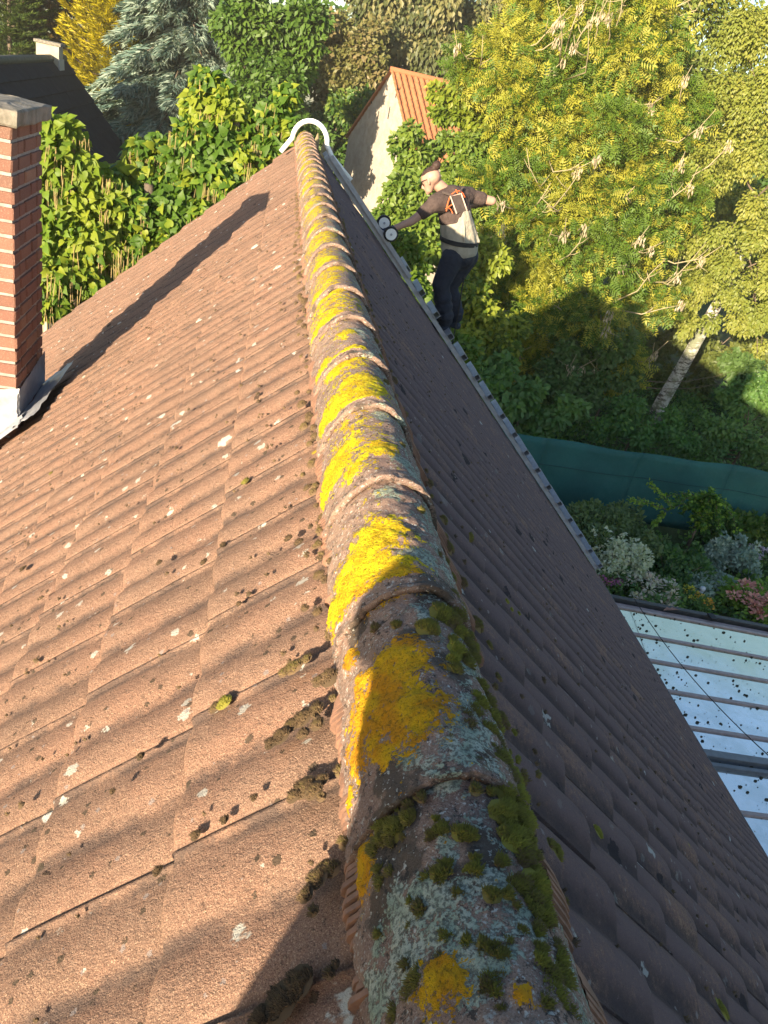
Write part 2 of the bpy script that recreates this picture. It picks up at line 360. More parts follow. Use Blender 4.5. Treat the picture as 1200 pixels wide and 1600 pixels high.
def worker():
    root = thing('person', 'worker in brown t-shirt and navy trousers standing on the roof ladder', 'person', tuple(at(700, 515, 8.85)))
    hd = Vector((-.75, .55, -.55)).normalized(); fd = Vector((-.80, .60, 0)).normalized()
    A = lambda px, py, y: Vector(at(px, py, y))
    neck0, neck1 = A(700, 303, 8.92), A(684, 288, 8.92); hc = A(674, 283, 8.90)
    ls, rs = A(680, 318, 8.76), A(732, 306, 9.02); le, lw = A(643, 346, 8.72), A(613, 358, 8.68); re = A(769, 314, 9.00); rw = A(737, 322, 9.34)
    chest, waist, pel = A(710, 330, 8.92), A(717, 370, 8.90), A(719, 396, 8.88)
    lh, rh = A(708, 402, 8.80), A(730, 400, 8.96); lk, rk = A(689, 444, 8.78), A(702, 446, 8.98); la, ra = A(696, 500, 8.82), A(712, 494, 8.97)
    b = MB()
    head(b, hc, hd, Vector((-.18, .1, 1)), 1.08); limb(b, neck0, neck1, .068, .064); limb(b, neck0, chest, .07, .13)
    limb(b, ls, rs, .075, .075); limb(b, chest, waist, .14, .125); limb(b, waist, pel, .125, .14); limb(b, (ls + rs) / 2, chest, .12, .14)
    limb(b, ls, le, .055, .044); limb(b, le, lw, .044, .029); limb(b, rs, re, .056, .047); limb(b, re, rw, .047, .03)
    for h, k, a in ((lh, lk, la), (rh, rk, ra)): limb(b, h, k, .085, .06); limb(b, k, a, .058, .04)
    hand(b, rw, (-.8, .3, -.3), (0, -.4, -1), 1.0, .8, 1)
    hand(b, lw, A(603, 363, 8.66) - lw, (-.3, .6, -.7), 1.0, .9, -1)
    skin('body', b, M_SKIN, root, .0085, 3)
    s = MB()                                                                                              # t-shirt
    limb(s, ls, rs, .088, .088); limb(s, (ls + rs) / 2, chest, .15, .185); limb(s, chest, waist, .185, .175); limb(s, ls, ls.lerp(rs, .5), .098, .15); limb(s, rs, ls.lerp(rs, .5), .098, .15)
    limb(s, ls, ls.lerp(le, .52), .078, .070); limb(s, rs, rs.lerp(re, .55), .078, .073); limb(s, neck0, (ls + rs) / 2, .072, .12)
    skin('shirt', s, M_SHIRT, root, .010, 4)
    t = MB()                                                                                              # trousers
    limb(t, lh, rh, .128, .128); limb(t, waist.lerp(pel, .55), pel, .195, .180)
    for h, k, a in ((lh, lk, la), (rh, rk, ra)):
        limb(t, h, k, .130, .100); limb(t, k, a, .098, .084)
        for q in (.35, .6, .85): p = k.lerp(a, q); limb(t, p + Vector((.01, -.02, 0)), p + Vector((-.012, .012, -.02)), .092, .088)
    skin('trousers', t, M_NAVY, root, .011, 3)
    g = MB()                                                                                              # beige bib back
    up = (waist - pel).normalized(); out = Vector((.60, -.80, 0)).normalized()
    limb(g, waist.lerp(chest, .42), waist, .192, .200); limb(g, waist, waist.lerp(pel, .62), .200, .206); limb(g, waist.lerp(chest, .85) + out * .07, waist.lerp(chest, .3) + out * .04, .130, .165)
    for q in (-.10, -.03, .045, .11):
        ax = Vector((.75, .6, 0)).normalized(); limb(g, waist.lerp(chest, .75) + out * .18 + ax * q * .7, waist + out * .19 + ax * q * 1.2, .012, .014, 8)
    skin('bib', g, M_BEIGE, root, .010, 3)
    bt = MB(); pts = []
    ax1 = Vector((.75, .62, 0)).normalized(); ax2 = Vector((.62, -.75, 0)).normalized(); c = waist.lerp(pel, .22)
    for k in range(25): a = 2 * math.pi * k / 24; pts.append(c + ax1 * .213 * math.cos(a) + ax2 * .208 * math.sin(a) + Vector((0, 0, .012 * math.cos(a))))
    for dz in (-.014, 0, .014): bt.tube([p + Vector((0, 0, dz)) for p in pts], .010, 6, False)
    bt.build('belt', M_BLACK, root, True)
    # back pad with pale edging, and braces over the shoulders, sitting on the back of the shirt
    def back(px, py, lift): 
        y = 8.665 + (px - 700) * .0040 + lift; return Vector(at(px, py, y))
    pad = MB(); q = [back(702, 306, .015), back(719, 302, .015), back(728, 328, .01), back(712, 333, .01)]
    pad.hexa([p + out * .0 for p in q] + [p + out * .014 for p in q]); pad.build('brace_pad', M_GREYPAD, root)
    ed = MB(); ed.tube([q[3] + out * .014, q[0] + out * .016, q[1] + out * .016, q[2] + out * .014], .0075, 6); ed.build('pad_edging', M_PALEPINK, root)
    st = MB()
    for a_, z in (((704, 305, .01), (690, 300, .07)), ((717, 301, .01), (722, 293, .10))): st.tube([back(*a_) + out * .01, back(*z) + out * .012], .013, 6)
    st.build('brace_strap', M_GREYPAD, root)
    pr = MB()
    for seg in (((697, 330), (699, 318), (703, 306)), ((703, 305), (711, 299), (718, 298)), ((697, 322), (704, 327), (707, 333)), ((696, 326), (702, 322), (708, 318)), ((719, 299), (723, 302), (726, 308)), ((712, 296), (714, 301), (716, 304))):
        pr.tube([back(x, y_, .012) + out * .004 for x, y_ in seg], .006, 5)
    pr.build('shirt_print', M_ORANGE, root)
    hr = MB(); hu = Vector((-.18, .1, 1)).normalized()
    limb(hr, hc + hu * .068 - hd * .004, hc + hu * .058 + hd * .040, .0785, .076); limb(hr, hc + hu * .035 + hd * .062, hc + hu * .06 + hd * .05, .056, .066); limb(hr, hc + hu * .13 - hd * .05, hc + hu * .135 - hd * .058, .046, .046)
    limb(hr, hc + hu * .06 + hd * .03, hc + hu * .01 + hd * .05, .070, .062)
    skin('hair', hr, M_HAIR, root, .008, 2)
    gl = MB(); rr = hd.cross(hu).normalized()
    for s_ in (-1, 1): gl.tube([hc + hu * .018 - hd * .02 + rr * s_ * .092, hc + hu * .02 + hd * .06 + rr * s_ * .088, hc + hu * .016 + hd * .115 + rr * s_ * .05], .004, 5)
    gl.build('glasses', M_BLACK, root)
    gv = MB(); hand(gv, lw + (A(603, 363, 8.66) - lw) * .1, A(603, 363, 8.66) - lw, (-.3, .6, -.7), 1.18, .9, -1); limb(gv, lw, A(603, 363, 8.66).lerp(lw, .7), .04, .038)
    skin('glove', gv, plain('dark_glove', (.03, .035, .06), rough=.8), root, .009, 2)
    for a in (la, ra):
        m = MB(); boot(m, a - Vector((0, 0, .05)), fd); skin('boot', m, plain('dark_boot', (.03, .04, .06), rough=.7), root, .009, 2)
    rp = MB(); rp.tube([A(728, 420, 8.9), A(722, 450, 8.86), A(716, 490, 8.84), A(708, 530, 8.82), A(703, 552, 8.8)], .007, 6)
    o = rp.build('rope', M_BLACK); tag(o, 'thin black rope hanging down behind the legs of the worker', 'rope')
    for p in root.children: p.matrix_parent_inverse = Matrix.Translation(-root.location)
worker()

def photographer():
    # stands behind the camera on the left slope; only the shadow reaches the picture
    root = thing('person', 'person standing behind the camera whose shadow falls over the near ridge', 'person', (-.55, -.4, -.6))
    b = MB(); V3 = Vector; y = -.42
    head(b, (-.50, y - .06, 1.02), (.15, 1, -.35), (0, .3, 1), 1.08); limb(b, (-.52, y - .06, .93), (-.52, y - .05, .84), .06, .07)
    ls, rs = V3((-.75, y, .78)), V3((-.29, y, .80)); limb(b, ls, rs, .085, .085); limb(b, (-.52, y, .72), (-.53, y, .40), .19, .17); limb(b, (-.685, y, .72), (-.72, y, .36), .17, .165)
    limb(b, (-.62, y, .34), (-.43, y, .34), .14, .13)
    hips = ((-.66, y, .30), (-.42, y, .30)); kn = ((-.69, y + .10, -.12), (-.33, y + .14, -.02)); an = ((-.70, y - .02, -.56), (-.30, y + .02, -.24))
    for h, k, a in zip(hips, kn, an): limb(b, h, k, .105, .075); limb(b, k, a, .075, .055); boot(b, V3(a), (0, 1, 0))
    for s0, e, w_ in ((ls, (-.93, y + .02, .34), (-.46, -.14, .52)), (rs, (-.16, y + .14, .56), (-.20, -.14, .60))): limb(b, s0, e, .06, .05); limb(b, e, w_, .048, .034); hand(b, w_, (.3 if s0 is ls else -.3, 1, .3), (0, .3, 1), .95, .7, 1)
    skin('body', b, M_NAVY, root, .014, 3)
    for p in root.children: p.matrix_parent_inverse = Matrix.Translation(-root.location)
photographer()

# ---------------------------------------------------------------- the house we stand on
house = thing('house', 'long tiled house with a brown roof, its lichen grown ridge running away from the camera', 'house')
PITCH, LAP0, S0, GAUGE = 0.2528, 0.22, 0.13, 0.30
Y0, Y1, SE = -2.81, 9.07, 7.07
def tile_mesh(seed, lap=.008, amp=.0158, pw=.48, ny=18):
    r = np.random.default_rng(seed); yl = np.concatenate([np.linspace(0, PITCH * .93, ny - 3), np.array([.955, .975, .99]) * PITCH]); ph = 2 * np.pi * (yl - .05) / .1264
    prof = amp * (.5 + .5 * np.cos(ph)) ** pw; roll = prof / amp; prof = prof + lap * np.clip((yl / PITCH - .80) / .19, 0, 1) ** 1.5
    sl = np.array([-.36, -.28, -.2, -.13, -.07, -.03, -.012, -.004, 0.0, -.001])
    hs = np.array([0, 0, 0, 0, 0, 0, -.0004, -.0022, -.007, -.024])
    V = []; A = []
    for s_, h_ in zip(sl, hs):
        tl = .011 + .070 * (s_ if s_ < 0 else 0)
        hh = prof * (1 - .12 * (s_ < -.2)) + tl - .012 + h_ + (r.random(ny) - .5) * .0012
        if h_ < -.02: hh = prof * .8 + tl - .012 - .022
        V.append(np.stack([np.full(ny, s_) + (r.random(ny) - .5) * (.002 if s_ > -.01 else 0), yl, hh], 1)); A.append(roll)
    V = np.concatenate(V); A = np.concatenate(A); n = len(sl); i = np.arange(n * ny).reshape(n, ny)
    F = [np.stack([i[:-1, :-1].ravel(), i[1:, :-1].ravel(), i[1:, 1:].ravel(), i[:-1, 1:].ravel()], 1)]
    for e in (0, ny - 1):                                       # the two side edges get thickness
        a = len(V); W = V[i[:, e]].copy(); W[:, 2] -= .016; V = np.concatenate([V, W]); A = np.concatenate([A, np.zeros(n)])
        j = a + np.arange(n); k = i[:, e]; q = np.stack([k[:-1], j[:-1], j[1:], k[1:]], 1); F.append(q if e == 0 else q[:, ::-1])
    return V, np.concatenate(F), A
TV = {-1: [tile_mesh(40 + k) for k in range(6)], 1: [tile_mesh(60 + k, .003, .0205, .62) for k in range(6)]}
def tile_world(side):
    # columns: axes of (s, y, h) in the world for that slope
    return np.array([[side * CT, 0, -ST], [0, -side, 0], [side * ST, 0, CT]])
tile_list = []
nrow = int((SE - S0) / GAUGE) + 1
for side in (-1, 1):
    for k in range(1, nrow + 1):
        s_ = S0 + GAUGE * k
        if s_ > SE + .12: continue
        for j in range(-12, 35):
            y_ = LAP0 + PITCH * j
            P = np.array([slope(side, s_ + a, y_ + b, .01) for a, b in ((0, 0), (0, PITCH), (-GAUGE, PITCH), (-GAUGE, 0))]); q = project(P); area = 0
            if q[:, 2].min() > .12:
                xy = np.clip(q[:, :2], [0, 0], [1200, 1600]); x, y = xy[:, 0], xy[:, 1]; area = abs(np.dot(x, np.roll(y, 1)) - np.dot(y, np.roll(x, 1))) / 2
            tile_list.append((area, side, s_, y_))
tile_list.sort(key=lambda a: -a[0])
tmesh = {}
for side in (-1, 1):
    for k, (V, F, A) in enumerate(TV[side]):
        me = mesh_np('roof_tile', V @ tile_world(side) + [0, (side > 0) * PITCH, 0], F, {'roll': A, 'shade_and_algae': np.full(len(A), float(side > 0))}, True); me.materials.append(M_TILE); tmesh[side, k] = me
rest_V, rest_F, rest_A, rest_T, rest_G = [], [], [], [], []; nv = 0
for i, (area, side, s_, y_) in enumerate(tile_list):
    k = rng.integers(6); jit = (rng.random(3) - .5) * np.array([.007, .002, .003]); loc = slope(side, s_ + jit[0], y_ + jit[1], jit[2])
    if i < 300:
        o = bpy.data.objects.new('roof_tile', tmesh[side, k]); col.objects.link(o); o.parent = house; o.location = loc
        o.rotation_euler = ((rng.random() - .5) * .006, (rng.random() - .5) * .01, (rng.random() - .5) * .012)
    else:
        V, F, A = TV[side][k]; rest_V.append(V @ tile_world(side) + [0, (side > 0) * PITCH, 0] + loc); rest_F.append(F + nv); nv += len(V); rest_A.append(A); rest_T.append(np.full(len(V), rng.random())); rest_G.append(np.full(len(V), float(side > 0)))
obj('remaining_roof_tiles', mesh_np('remaining_roof_tiles', np.concatenate(rest_V), np.concatenate(rest_F), {'roll': np.concatenate(rest_A), 'tint': np.concatenate(rest_T), 'shade_and_algae': np.concatenate(rest_G)}, True), M_TILE, house, 'stuff')

m = MB()                                                        # boarding under the tiles, walls
for side in (-1, 1):
    P = [slope(side, 0.02, Y0, -.09), slope(side, SE - .05, Y0, -.09), slope(side, SE - .05, Y1 - .06, -.09), slope(side, 0.02, Y1 - .06, -.09)]
    Q = [slope(side, 0.02, Y0, -.035), slope(side, SE - .05, Y0, -.035), slope(side, SE - .05, Y1 - .06, -.035), slope(side, 0.02, Y1 - .06, -.035)]
    m.hexa(P + Q)
m.build('roof_deck', M_DARK, house)
M_HOUSEWALL = plain('house_brickwork', (.28, .12, .08), (.20, .09, .06), 6, .9, .4, .006, 40)
EX = SE * CT - .45
for yw in (Y0 + .15, Y1 - .35):
    m = MB(); P = [(-EX, yw, GZ), (EX, yw, GZ), (EX, yw, -SE * ST + .1), (0, yw, -.18), (-EX, yw, -SE * ST + .1)]; Q = [(x, yw + .22, z) for x, _, z in P]
    m.add(P + Q, [(0, 1, 2, 3, 4), (9, 8, 7, 6, 5)] + [(k, (k + 1) % 5 + 0, (k + 1) % 5 + 5, k + 5)[::-1] for k in range(5)]); m.build('gable_wall', M_HOUSEWALL, house)
for side in (-1, 1): MB().box((side * (EX - .11), (Y0 + Y1) / 2 - .1, (GZ - SE * ST) / 2 + .02), (.22, Y1 - Y0 - .95, -GZ - SE * ST - .1)).build('side_wall', M_HOUSEWALL, house)
for side in (-1, 1):                                            # eaves gutters
    m = MB(); V = []; F = []; c = slope(side, SE + .03, 0, -.05); n = 9
    for e, yy in enumerate((Y0, Y1 - .02)):
        for rr in (.062, .056):
            for k in range(n): a = math.pi * k / (n - 1); V.append((c[0] + side * .05 - math.cos(a) * rr, yy, c[2] - .02 - math.sin(a) * rr))
    for k in range(n - 1): F += [(k, k + 1, 2 * n + k + 1, 2 * n + k), (n + k + 1, n + k, 3 * n + k, 3 * n + k + 1)]
    F += [(0, 2 * n, 3 * n, n), (n - 1, 2 * n - 1, 4 * n - 1, 3 * n - 1)]
    m.add(V, F).build('gutter', M_ZINC, house, True)

# ridge tiles, each with its own mesh, its own lichen and an uneven crust
YEL = [(625, 1050, 38), (598, 1110, 50), (650, 1122, 40), (570, 1192, 20), (612, 1185, 18), (556, 1250, 14), (574, 1360, 24), (703, 1545, 26), (656, 1568, 9), (815, 1560, 13), (835, 1575, 9),
       (565, 905, 48), (538, 950, 32), (590, 848, 36), (622, 900, 28), (530, 962, 20), (552, 1032, 14), (575, 1070, 18), (528, 735, 30), (518, 765, 24), (558, 742, 18), (592, 705, 20), (545, 705, 18),
       (530, 640, 32), (513, 665, 18), (565, 625, 24), (560, 600, 24), (590, 615, 15), (535, 570, 24), (510, 580, 16), (553, 556, 18), (503, 518, 20), (520, 500, 18), (540, 525, 12),
       (515, 460, 18), (500, 465, 12), (505, 415, 17), (525, 420, 12), (490, 362, 10), (503, 380, 10), (488, 332, 9), (480, 300, 8), (484, 270, 9), (474, 262, 7), (520, 440, 9)]
GRY = [(730, 1110, 26), (745, 1150, 24), (655, 1190, 26), (690, 1215, 26), (600, 1480, 26), (585, 1530, 22), (690, 1380, 30), (740, 1560, 30), (820, 1450, 30), (700, 1330, 22), (760, 1210, 24), (690, 1130, 40), (720, 1170, 45), (700, 1200, 30), (640, 1420, 45), (700, 1430, 60), (640, 1490, 50), (740, 1490, 60), (600, 1560, 40), (780, 1400, 40), (770, 1480, 40), (640, 740, 30), (610, 770, 24), (590, 860, 26), (650, 880, 40),
       (600, 650, 22), (620, 660, 18), (560, 520, 20), (575, 560, 16), (530, 470, 14), (535, 400, 14), (520, 360, 12), (660, 800, 20), (690, 900, 24), (500, 320, 10), (660, 960, 16), (560, 440, 14), (515, 345, 10), (620, 720, 24), (640, 690, 14)]
DRK = [(620, 1290, 60), (600, 1420, 50), (700, 1050, 45), (740, 1180, 40), (610, 1230, 40), (640, 1000, 30), (640, 1350, 50), (760, 1330, 40), (680, 930, 40), (560, 985, 30), (720, 1380, 40), (640, 840, 20), (690, 1520, 30)]
def on_ridge(px, py):                                           # where the line of sight meets the rounded ridge
    d = FV + RV * (px - 600) / FPX - UV * (py - 800) / FPX
    for t in np.arange(.3, 12, .004):
        q = CAM + d * t
        if q[2] < ridge_z(q[0]): return q
    return CAM + d * (-CAM[2] / d[2])
RW, RT, RB, XC = .100, .046, -.096, -.013
def ridge_z(x): u = min(abs(x - XC) / RW, 1.0); return RB + (RT - RB) * (1 - u ** 2.0) ** .62
spots3 = []
for ch, L in enumerate((YEL, GRY, DRK)):
    for px, py, r in L:
        q = on_ridge(px, py); spots3.append((q, (1.3, 1.15, 1)[ch] * r * np.linalg.norm(q - CAM) / FPX, ch))
PITCH_R, YR0 = .337, .225
for k in range(-8, 26):
    near = k < 7; dense = k in (0, 1, 2) or k == -1
    nu, nvv = (110, 130) if dense else (64, 72) if near and k > 0 else (30, 24)
    y0 = YR0 + PITCH_R * k; L = PITCH_R + (.09 if k < 25 else .05)
    u = np.linspace(-1, 1, nu); sv = np.linspace(0, 1, nvv) ** 1.15; U, S = np.meshgrid(u, sv); ang = U * np.pi / 2
    taper = 1.0 + .055 * (1 - S); lift = .018 * (1 - S) - .006
    lip = np.exp(-((S - .02) / .05) ** 2) * .002
    x = XC + np.sign(np.sin(ang)) * np.abs(np.sin(ang)) ** .95 * (RW * taper + lip); zz = RB + lift + (RT - RB + lip) * np.abs(np.cos(ang)) ** 1.18
    yy = y0 + S * L + (vnoise(np.stack([x * 9 + k, x * 0, x * 0], -1), 3) - .5) * .012 * (S < .02)
    P = np.stack([x, yy, zz], -1); N = np.stack([np.sin(ang), np.zeros_like(ang), np.cos(ang)], -1)
    att = np.zeros(P.shape)
    for q, r, ch in spots3:
        d = np.linalg.norm((P - q) * [1, .9, 1], axis=-1); att[..., ch] = np.maximum(att[..., ch], np.clip((1.35, 1.1, 1.1)[ch] - .75 * d / r, 0, (.92, .70, .8)[ch]))
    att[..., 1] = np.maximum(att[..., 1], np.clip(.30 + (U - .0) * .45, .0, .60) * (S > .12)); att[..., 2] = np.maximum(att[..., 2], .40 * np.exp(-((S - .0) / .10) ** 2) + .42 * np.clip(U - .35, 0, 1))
    if k >= 2: att[..., 0] = np.maximum(att[..., 0], np.clip((.70 if k > 5 else .50) - np.abs(U + .35) * .8 - np.abs(S - .5) * .35 + .12 * math.sin(k * 2.3), 0, .6))
    att[..., 0] *= (S > .07)
    crust = np.clip((att[..., 0] - .3) * 3, 0, 1)
    disp = (vnoise(P, 45) - .5) * .006 + (vnoise(P, 130) - .5) * .0035 + crust * (.0015 + .004 * vnoise(P, 190))
    P = P + N * disp[..., None]
    i = np.arange(nu * nvv).reshape(nvv, nu); F = np.stack([i[:-1, :-1].ravel(), i[:-1, 1:].ravel(), i[1:, 1:].ravel(), i[1:, :-1].ravel()], 1)
    # the thick front edge and the underside behind it
    a = nu * nvv; e1 = P[0] - N[0] * .013 + [0, .002, 0]; e2 = e1 + [0, .10, -.003]; V = np.concatenate([P.reshape(-1, 3), e1, e2]); att2 = np.concatenate([att.reshape(-1, 3), att[0] * [0, .3, .8], att[0] * 0])
    j = np.arange(nu - 1); F = np.concatenate([F, np.stack([a + j, a + j + 1, j + 1, j], 1), np.stack([a + nu + j, a + nu + j + 1, a + j + 1, a + j], 1)])
    obj('ridge_tile', mesh_np('ridge_tile', V, F, {'lichen': att2}, True), M_RIDGE, house)

# comb strips that close the gap between ridge and tiles
def roll_h(y): return .0158 * (.5 + .5 * math.cos(2 * math.pi * (((y - LAP0) % PITCH) - .05) / .1264)) ** .48
for side in (-1, 1):
    y = -1.0
    while y < 9.0:
        m = MB(); ye = min(y + PITCH_R, 9.04); st_ = .0098 if y < 2.2 else .02
        yy = y
        while yy < ye:
            h = roll_h(yy)
            if rng.random() < .93 and not (math.sin(yy * 9.1 + side) + .5 * math.sin(yy * 23) > .35):
                w_ = .0030 if st_ < .015 else .006; s1 = .150 + rng.random() * .009; hh = h + .016
                P = []
                for s_, z in ((.085, hh + .004), (.125, hh + .000), (s1 - .008, hh - .004), (s1, hh - .012)):
                    dy = (rng.random() - .5) * .0016; P += [slope(side, s_, yy - w_ + dy, z), slope(side, s_, yy + w_ + dy, z), slope(side, s_, yy - w_ + dy, z - .012), slope(side, s_, yy + w_ + dy, z - .012)]
                F = []
                for q in range(3): a = q * 4; F += [(a, a + 1, a + 5, a + 4), (a + 2, a, a + 4, a + 6), (a + 1, a + 3, a + 7, a + 5)]
                F.append((12, 13, 15, 14)); m.add(P, F)
            yy += st_
        # the strip the fingers hang from
        m.hexa([slope(side, .075, y, .005), slope(side, .12, y, .005), slope(side, .12, ye, .005), slope(side, .075, ye, .005), slope(side, .075, y, .014), slope(side, .12, y, .012), slope(side, .12, ye, .012), slope(side, .075, ye, .014)])
        m.build('ridge_comb', M_COMB, house); y += PITCH_R

# moss: tufts of tiny blades on low cushions
mv, mf, mt = [], [], []; mcount = 0
def tuft(c, n, r, k, hgt, tint, blade=.0042, flat=.45):
    global mcount
    c = np.array(c, float); n = np.array(n, float); n /= np.linalg.norm(n); a = np.cross(n, [.3, .9, .2]); a /= np.linalg.norm(a); b = np.cross(n, a)
    th = rng.random(k) * 2 * np.pi; rr = np.sqrt(rng.random(k)) * (.75 + .25 * np.sin(3 * th + rng.random() * 6)); rad = rr * r
    base = c + a * (rad * np.cos(th))[:, None] + b * (rad * np.sin(th) * (.7 + .3 * rng.random()))[:, None] + n * (hgt * (1 - rr ** 2))[:, None]
    d = n * .8 + (a * np.cos(th)[:, None] + b * np.sin(th)[:, None]) * (rr * .9)[:, None] + (rng.random((k, 3)) - .5) * .9; d /= np.linalg.norm(d, axis=1)[:, None]
    s_ = np.cross(d, rng.random((k, 3)) - .5); s_ /= np.linalg.norm(s_, axis=1)[:, None]; q = np.cross(d, s_); L = blade * (.6 + .8 * rng.random(k))[:, None]; w_ = blade * .30
    V = np.stack([base - n * .002 + s_ * w_, base - n * .002 - s_ * w_ * .5 + q * w_ * .8, base - n * .002 - s_ * w_ * .5 - q * w_ * .8, base + d * L], 1).reshape(-1, 3)
    i = np.arange(k)[:, None] * 4 + mcount; F = np.concatenate([i + [0, 1, 3], i + [1, 2, 3], i + [2, 0, 3]])
    # the cushion itself
    mv.append(V); mf.append(F); mt.append(np.repeat(np.clip(tint + (rng.random(k) - .5) * .3 + (hgt > 0) * (.5 - rr) * .2, 0, 1), 4)); mcount += 4 * k
    ns = 10; ring = [c + n * hgt * .8]
    for q_, z in ((.55, .62), (.95, -.0)):
        for t_ in range(ns): aa = 2 * np.pi * t_ / ns; ring.append(c + (a * math.cos(aa) + b * math.sin(aa)) * r * q_ + n * (hgt * z - .002))
    F = []
    for t_ in range(ns): u_ = (t_ + 1) % ns; F += [[0, 1 + t_, 1 + u_], [1 + t_, 1 + ns + t_, 1 + ns + u_], [1 + t_, 1 + ns + u_, 1 + u_]]
    mv.append(np.array(ring)); mf.append(np.array(F) + mcount); mt.append(np.full(len(ring), max(tint - .1, 0))); mcount += len(ring)
def norm1(a): return a / np.linalg.norm(a)
def moss_ridge(px, py, rpx, tint, hk=.35, dens=1.0):
    q = on_ridge(px, py); r = rpx * np.linalg.norm(q - CAM) / FPX; u = np.clip((q[0] - XC) / RW, -1, 1)
    n = np.array([u * 1.2, -.25, math.sqrt(max(1 - u * u, .05)) + .2]); tuft(q + norm1(n) * .006, n, r, int(min(2600, 90 + dens * 22 * (r / .0055) ** 2)), r * hk, tint)
for a in [(690, 965, 26, .65), (668, 985, 22, .6), (712, 960, 18, .5), (700, 935, 18, .4), (715, 990, 16, .7), (726, 1010, 14, .45), (735, 1030, 16, .5), (745, 1075, 18, .55), (757, 1100, 18, .45), (765, 1130, 16, .4), (770, 1165, 18, .4), (775, 1190, 20, .5),
          (790, 1215, 26, .7), (800, 1250, 30, .8), (812, 1285, 28, .8), (800, 1310, 26, .75), (785, 1240, 22, .65), (815, 1330, 20, .7), (828, 1365, 18, .6), (840, 1400, 16, .5), (850, 1440, 14, .45), (862, 1490, 18, .45), (872, 1530, 20, .6), (860, 1560, 22, .7), (880, 1585, 16, .5),
          (730, 1138, 14, .35), (725, 1120, 10, .4), (705, 1160, 9, .5), (745, 1200, 14, .55), (620, 1298, 22, .6), (600, 1315, 16, .5), (640, 1280, 14, .55), (690, 1300, 14, .6), (720, 1305, 16, .65), (735, 1310, 12, .7), (690, 1370, 18, .6), (698, 1355, 12, .6),
          (675, 1310, 10, .4), (780, 1350, 12, .6), (790, 1400, 10, .6), (662, 1535, 26, .5), (650, 1560, 18, .45), (640, 1510, 10, .4), (700, 1470, 14, .6), (730, 1475, 10, .65), (715, 1400, 9, .5), (760, 1545, 14, .4), (780, 1530, 12, .4), (640, 1260, 10, .4),
          (590, 1330, 14, .5), (690, 1210, 10, .5), (660, 1250, 9, .4), (730, 840, 8, .5), (690, 880, 10, .4), (700, 905, 10, .5), (680, 870, 8, .35), (655, 800, 7, .5), (640, 760, 8, .45), (625, 700, 7, .45), (612, 640, 7, .4), (600, 600, 6, .4), (590, 560, 6, .45), (585, 535, 5, .4), (560, 965, 12, .3), (590, 985, 10, .35), (620, 980, 9, .5)]: moss_ridge(*a)
for py, px in zip(range(930, 1600, 11), np.interp(range(930, 1600, 11), [930, 1000, 1100, 1200, 1300, 1400, 1500, 1600], [692, 712, 742, 770, 800, 828, 850, 872])):
    for _ in range(2): rng.random() < .52 and moss_ridge(px + rng.normal() * 9, py + rng.normal() * 8, 7 + 15 * rng.random() * (1.5 if 1180 < py < 1380 else .8), .35 + .5 * rng.random(), .5)
for _ in range(70): moss_ridge(rng.uniform(590, 840), rng.uniform(1160, 1590), 4 + 13 * rng.random() ** 2, .4 + .3 * rng.random(), .35)
for yy in np.arange(.3, 5.5, .035):                             # crumbly dead moss along the foot of the ridge
    for side in (-1, 1):
        if rng.random() < (.62 if side < 0 else .4):
            y_ = yy + .03 * rng.random(); s_ = .150 + .05 * rng.random() ** 2; r = .006 + .013 * rng.random() ** 2
            tuft(slope(side, s_, y_, roll_h(y_) + .008), [side * ST, 0, CT], r, int(40 + 20 * (r / .005) ** 2), r * .5, .12 + .2 * rng.random() + (.15 if side > 0 else 0), .0032)
def moss_slope(px, py, rpx, tint, side, hk=.13, dens=1.0):
    s_, y_ = on_slope(px, py, side); q = slope(side, s_, y_, roll_h(y_) + .012); d = np.linalg.norm(q - CAM); r = rpx * d / FPX
    tuft(q, [side * ST, 0, CT], r, int(min(3000, 120 + dens * 30 * (r / .0055) ** 2)), r * hk, tint, .0028)
for a in [(452, 1130, 16, .2), (470, 1118, 20, .18), (440, 1150, 18, .15), (425, 1162, 13, .1), (490, 1105, 16, .2), (500, 1135, 14, .2), (478, 1150, 12, .15), (460, 1042, 18, .35), (445, 1050, 12, .3), (480, 1030, 10, .3), (345, 1092, 15, .8), (330, 1100, 12, .2), (500, 1065, 14, .2),
          (470, 1225, 22, .22), (490, 1235, 18, .2), (455, 1240, 14, .18), (500, 1215, 12, .2), (493, 1370, 20, .25), (480, 1400, 14, .2), (500, 1350, 14, .25), (220, 1182, 8, .05), (243, 1358, 9, .08), (302, 1302, 10, .15), (347, 1278, 8, .1), (500, 900, 12, .25), (495, 850, 10, .3), (450, 840, 8, .1),
          (470, 850, 9, .1), (505, 800, 9, .3), (478, 760, 8, .2), (430, 1560, 30, .15), (460, 1530, 26, .15), (400, 1585, 18, .12), (370, 940, 5, .1), (250, 880, 6, .08), (320, 880, 7, .1), (345, 848, 6, .05), (380, 748, 8, .6), (500, 700, 8, .3), (505, 640, 7, .3), (180, 1240, 5, .1), (395, 1245, 6, .1), (35, 888, 7, .05), (80, 740, 4, .5), (500, 960, 10, .2), (515, 985, 12, .2), (520, 880, 8, .2)]: moss_slope(*a, -1)
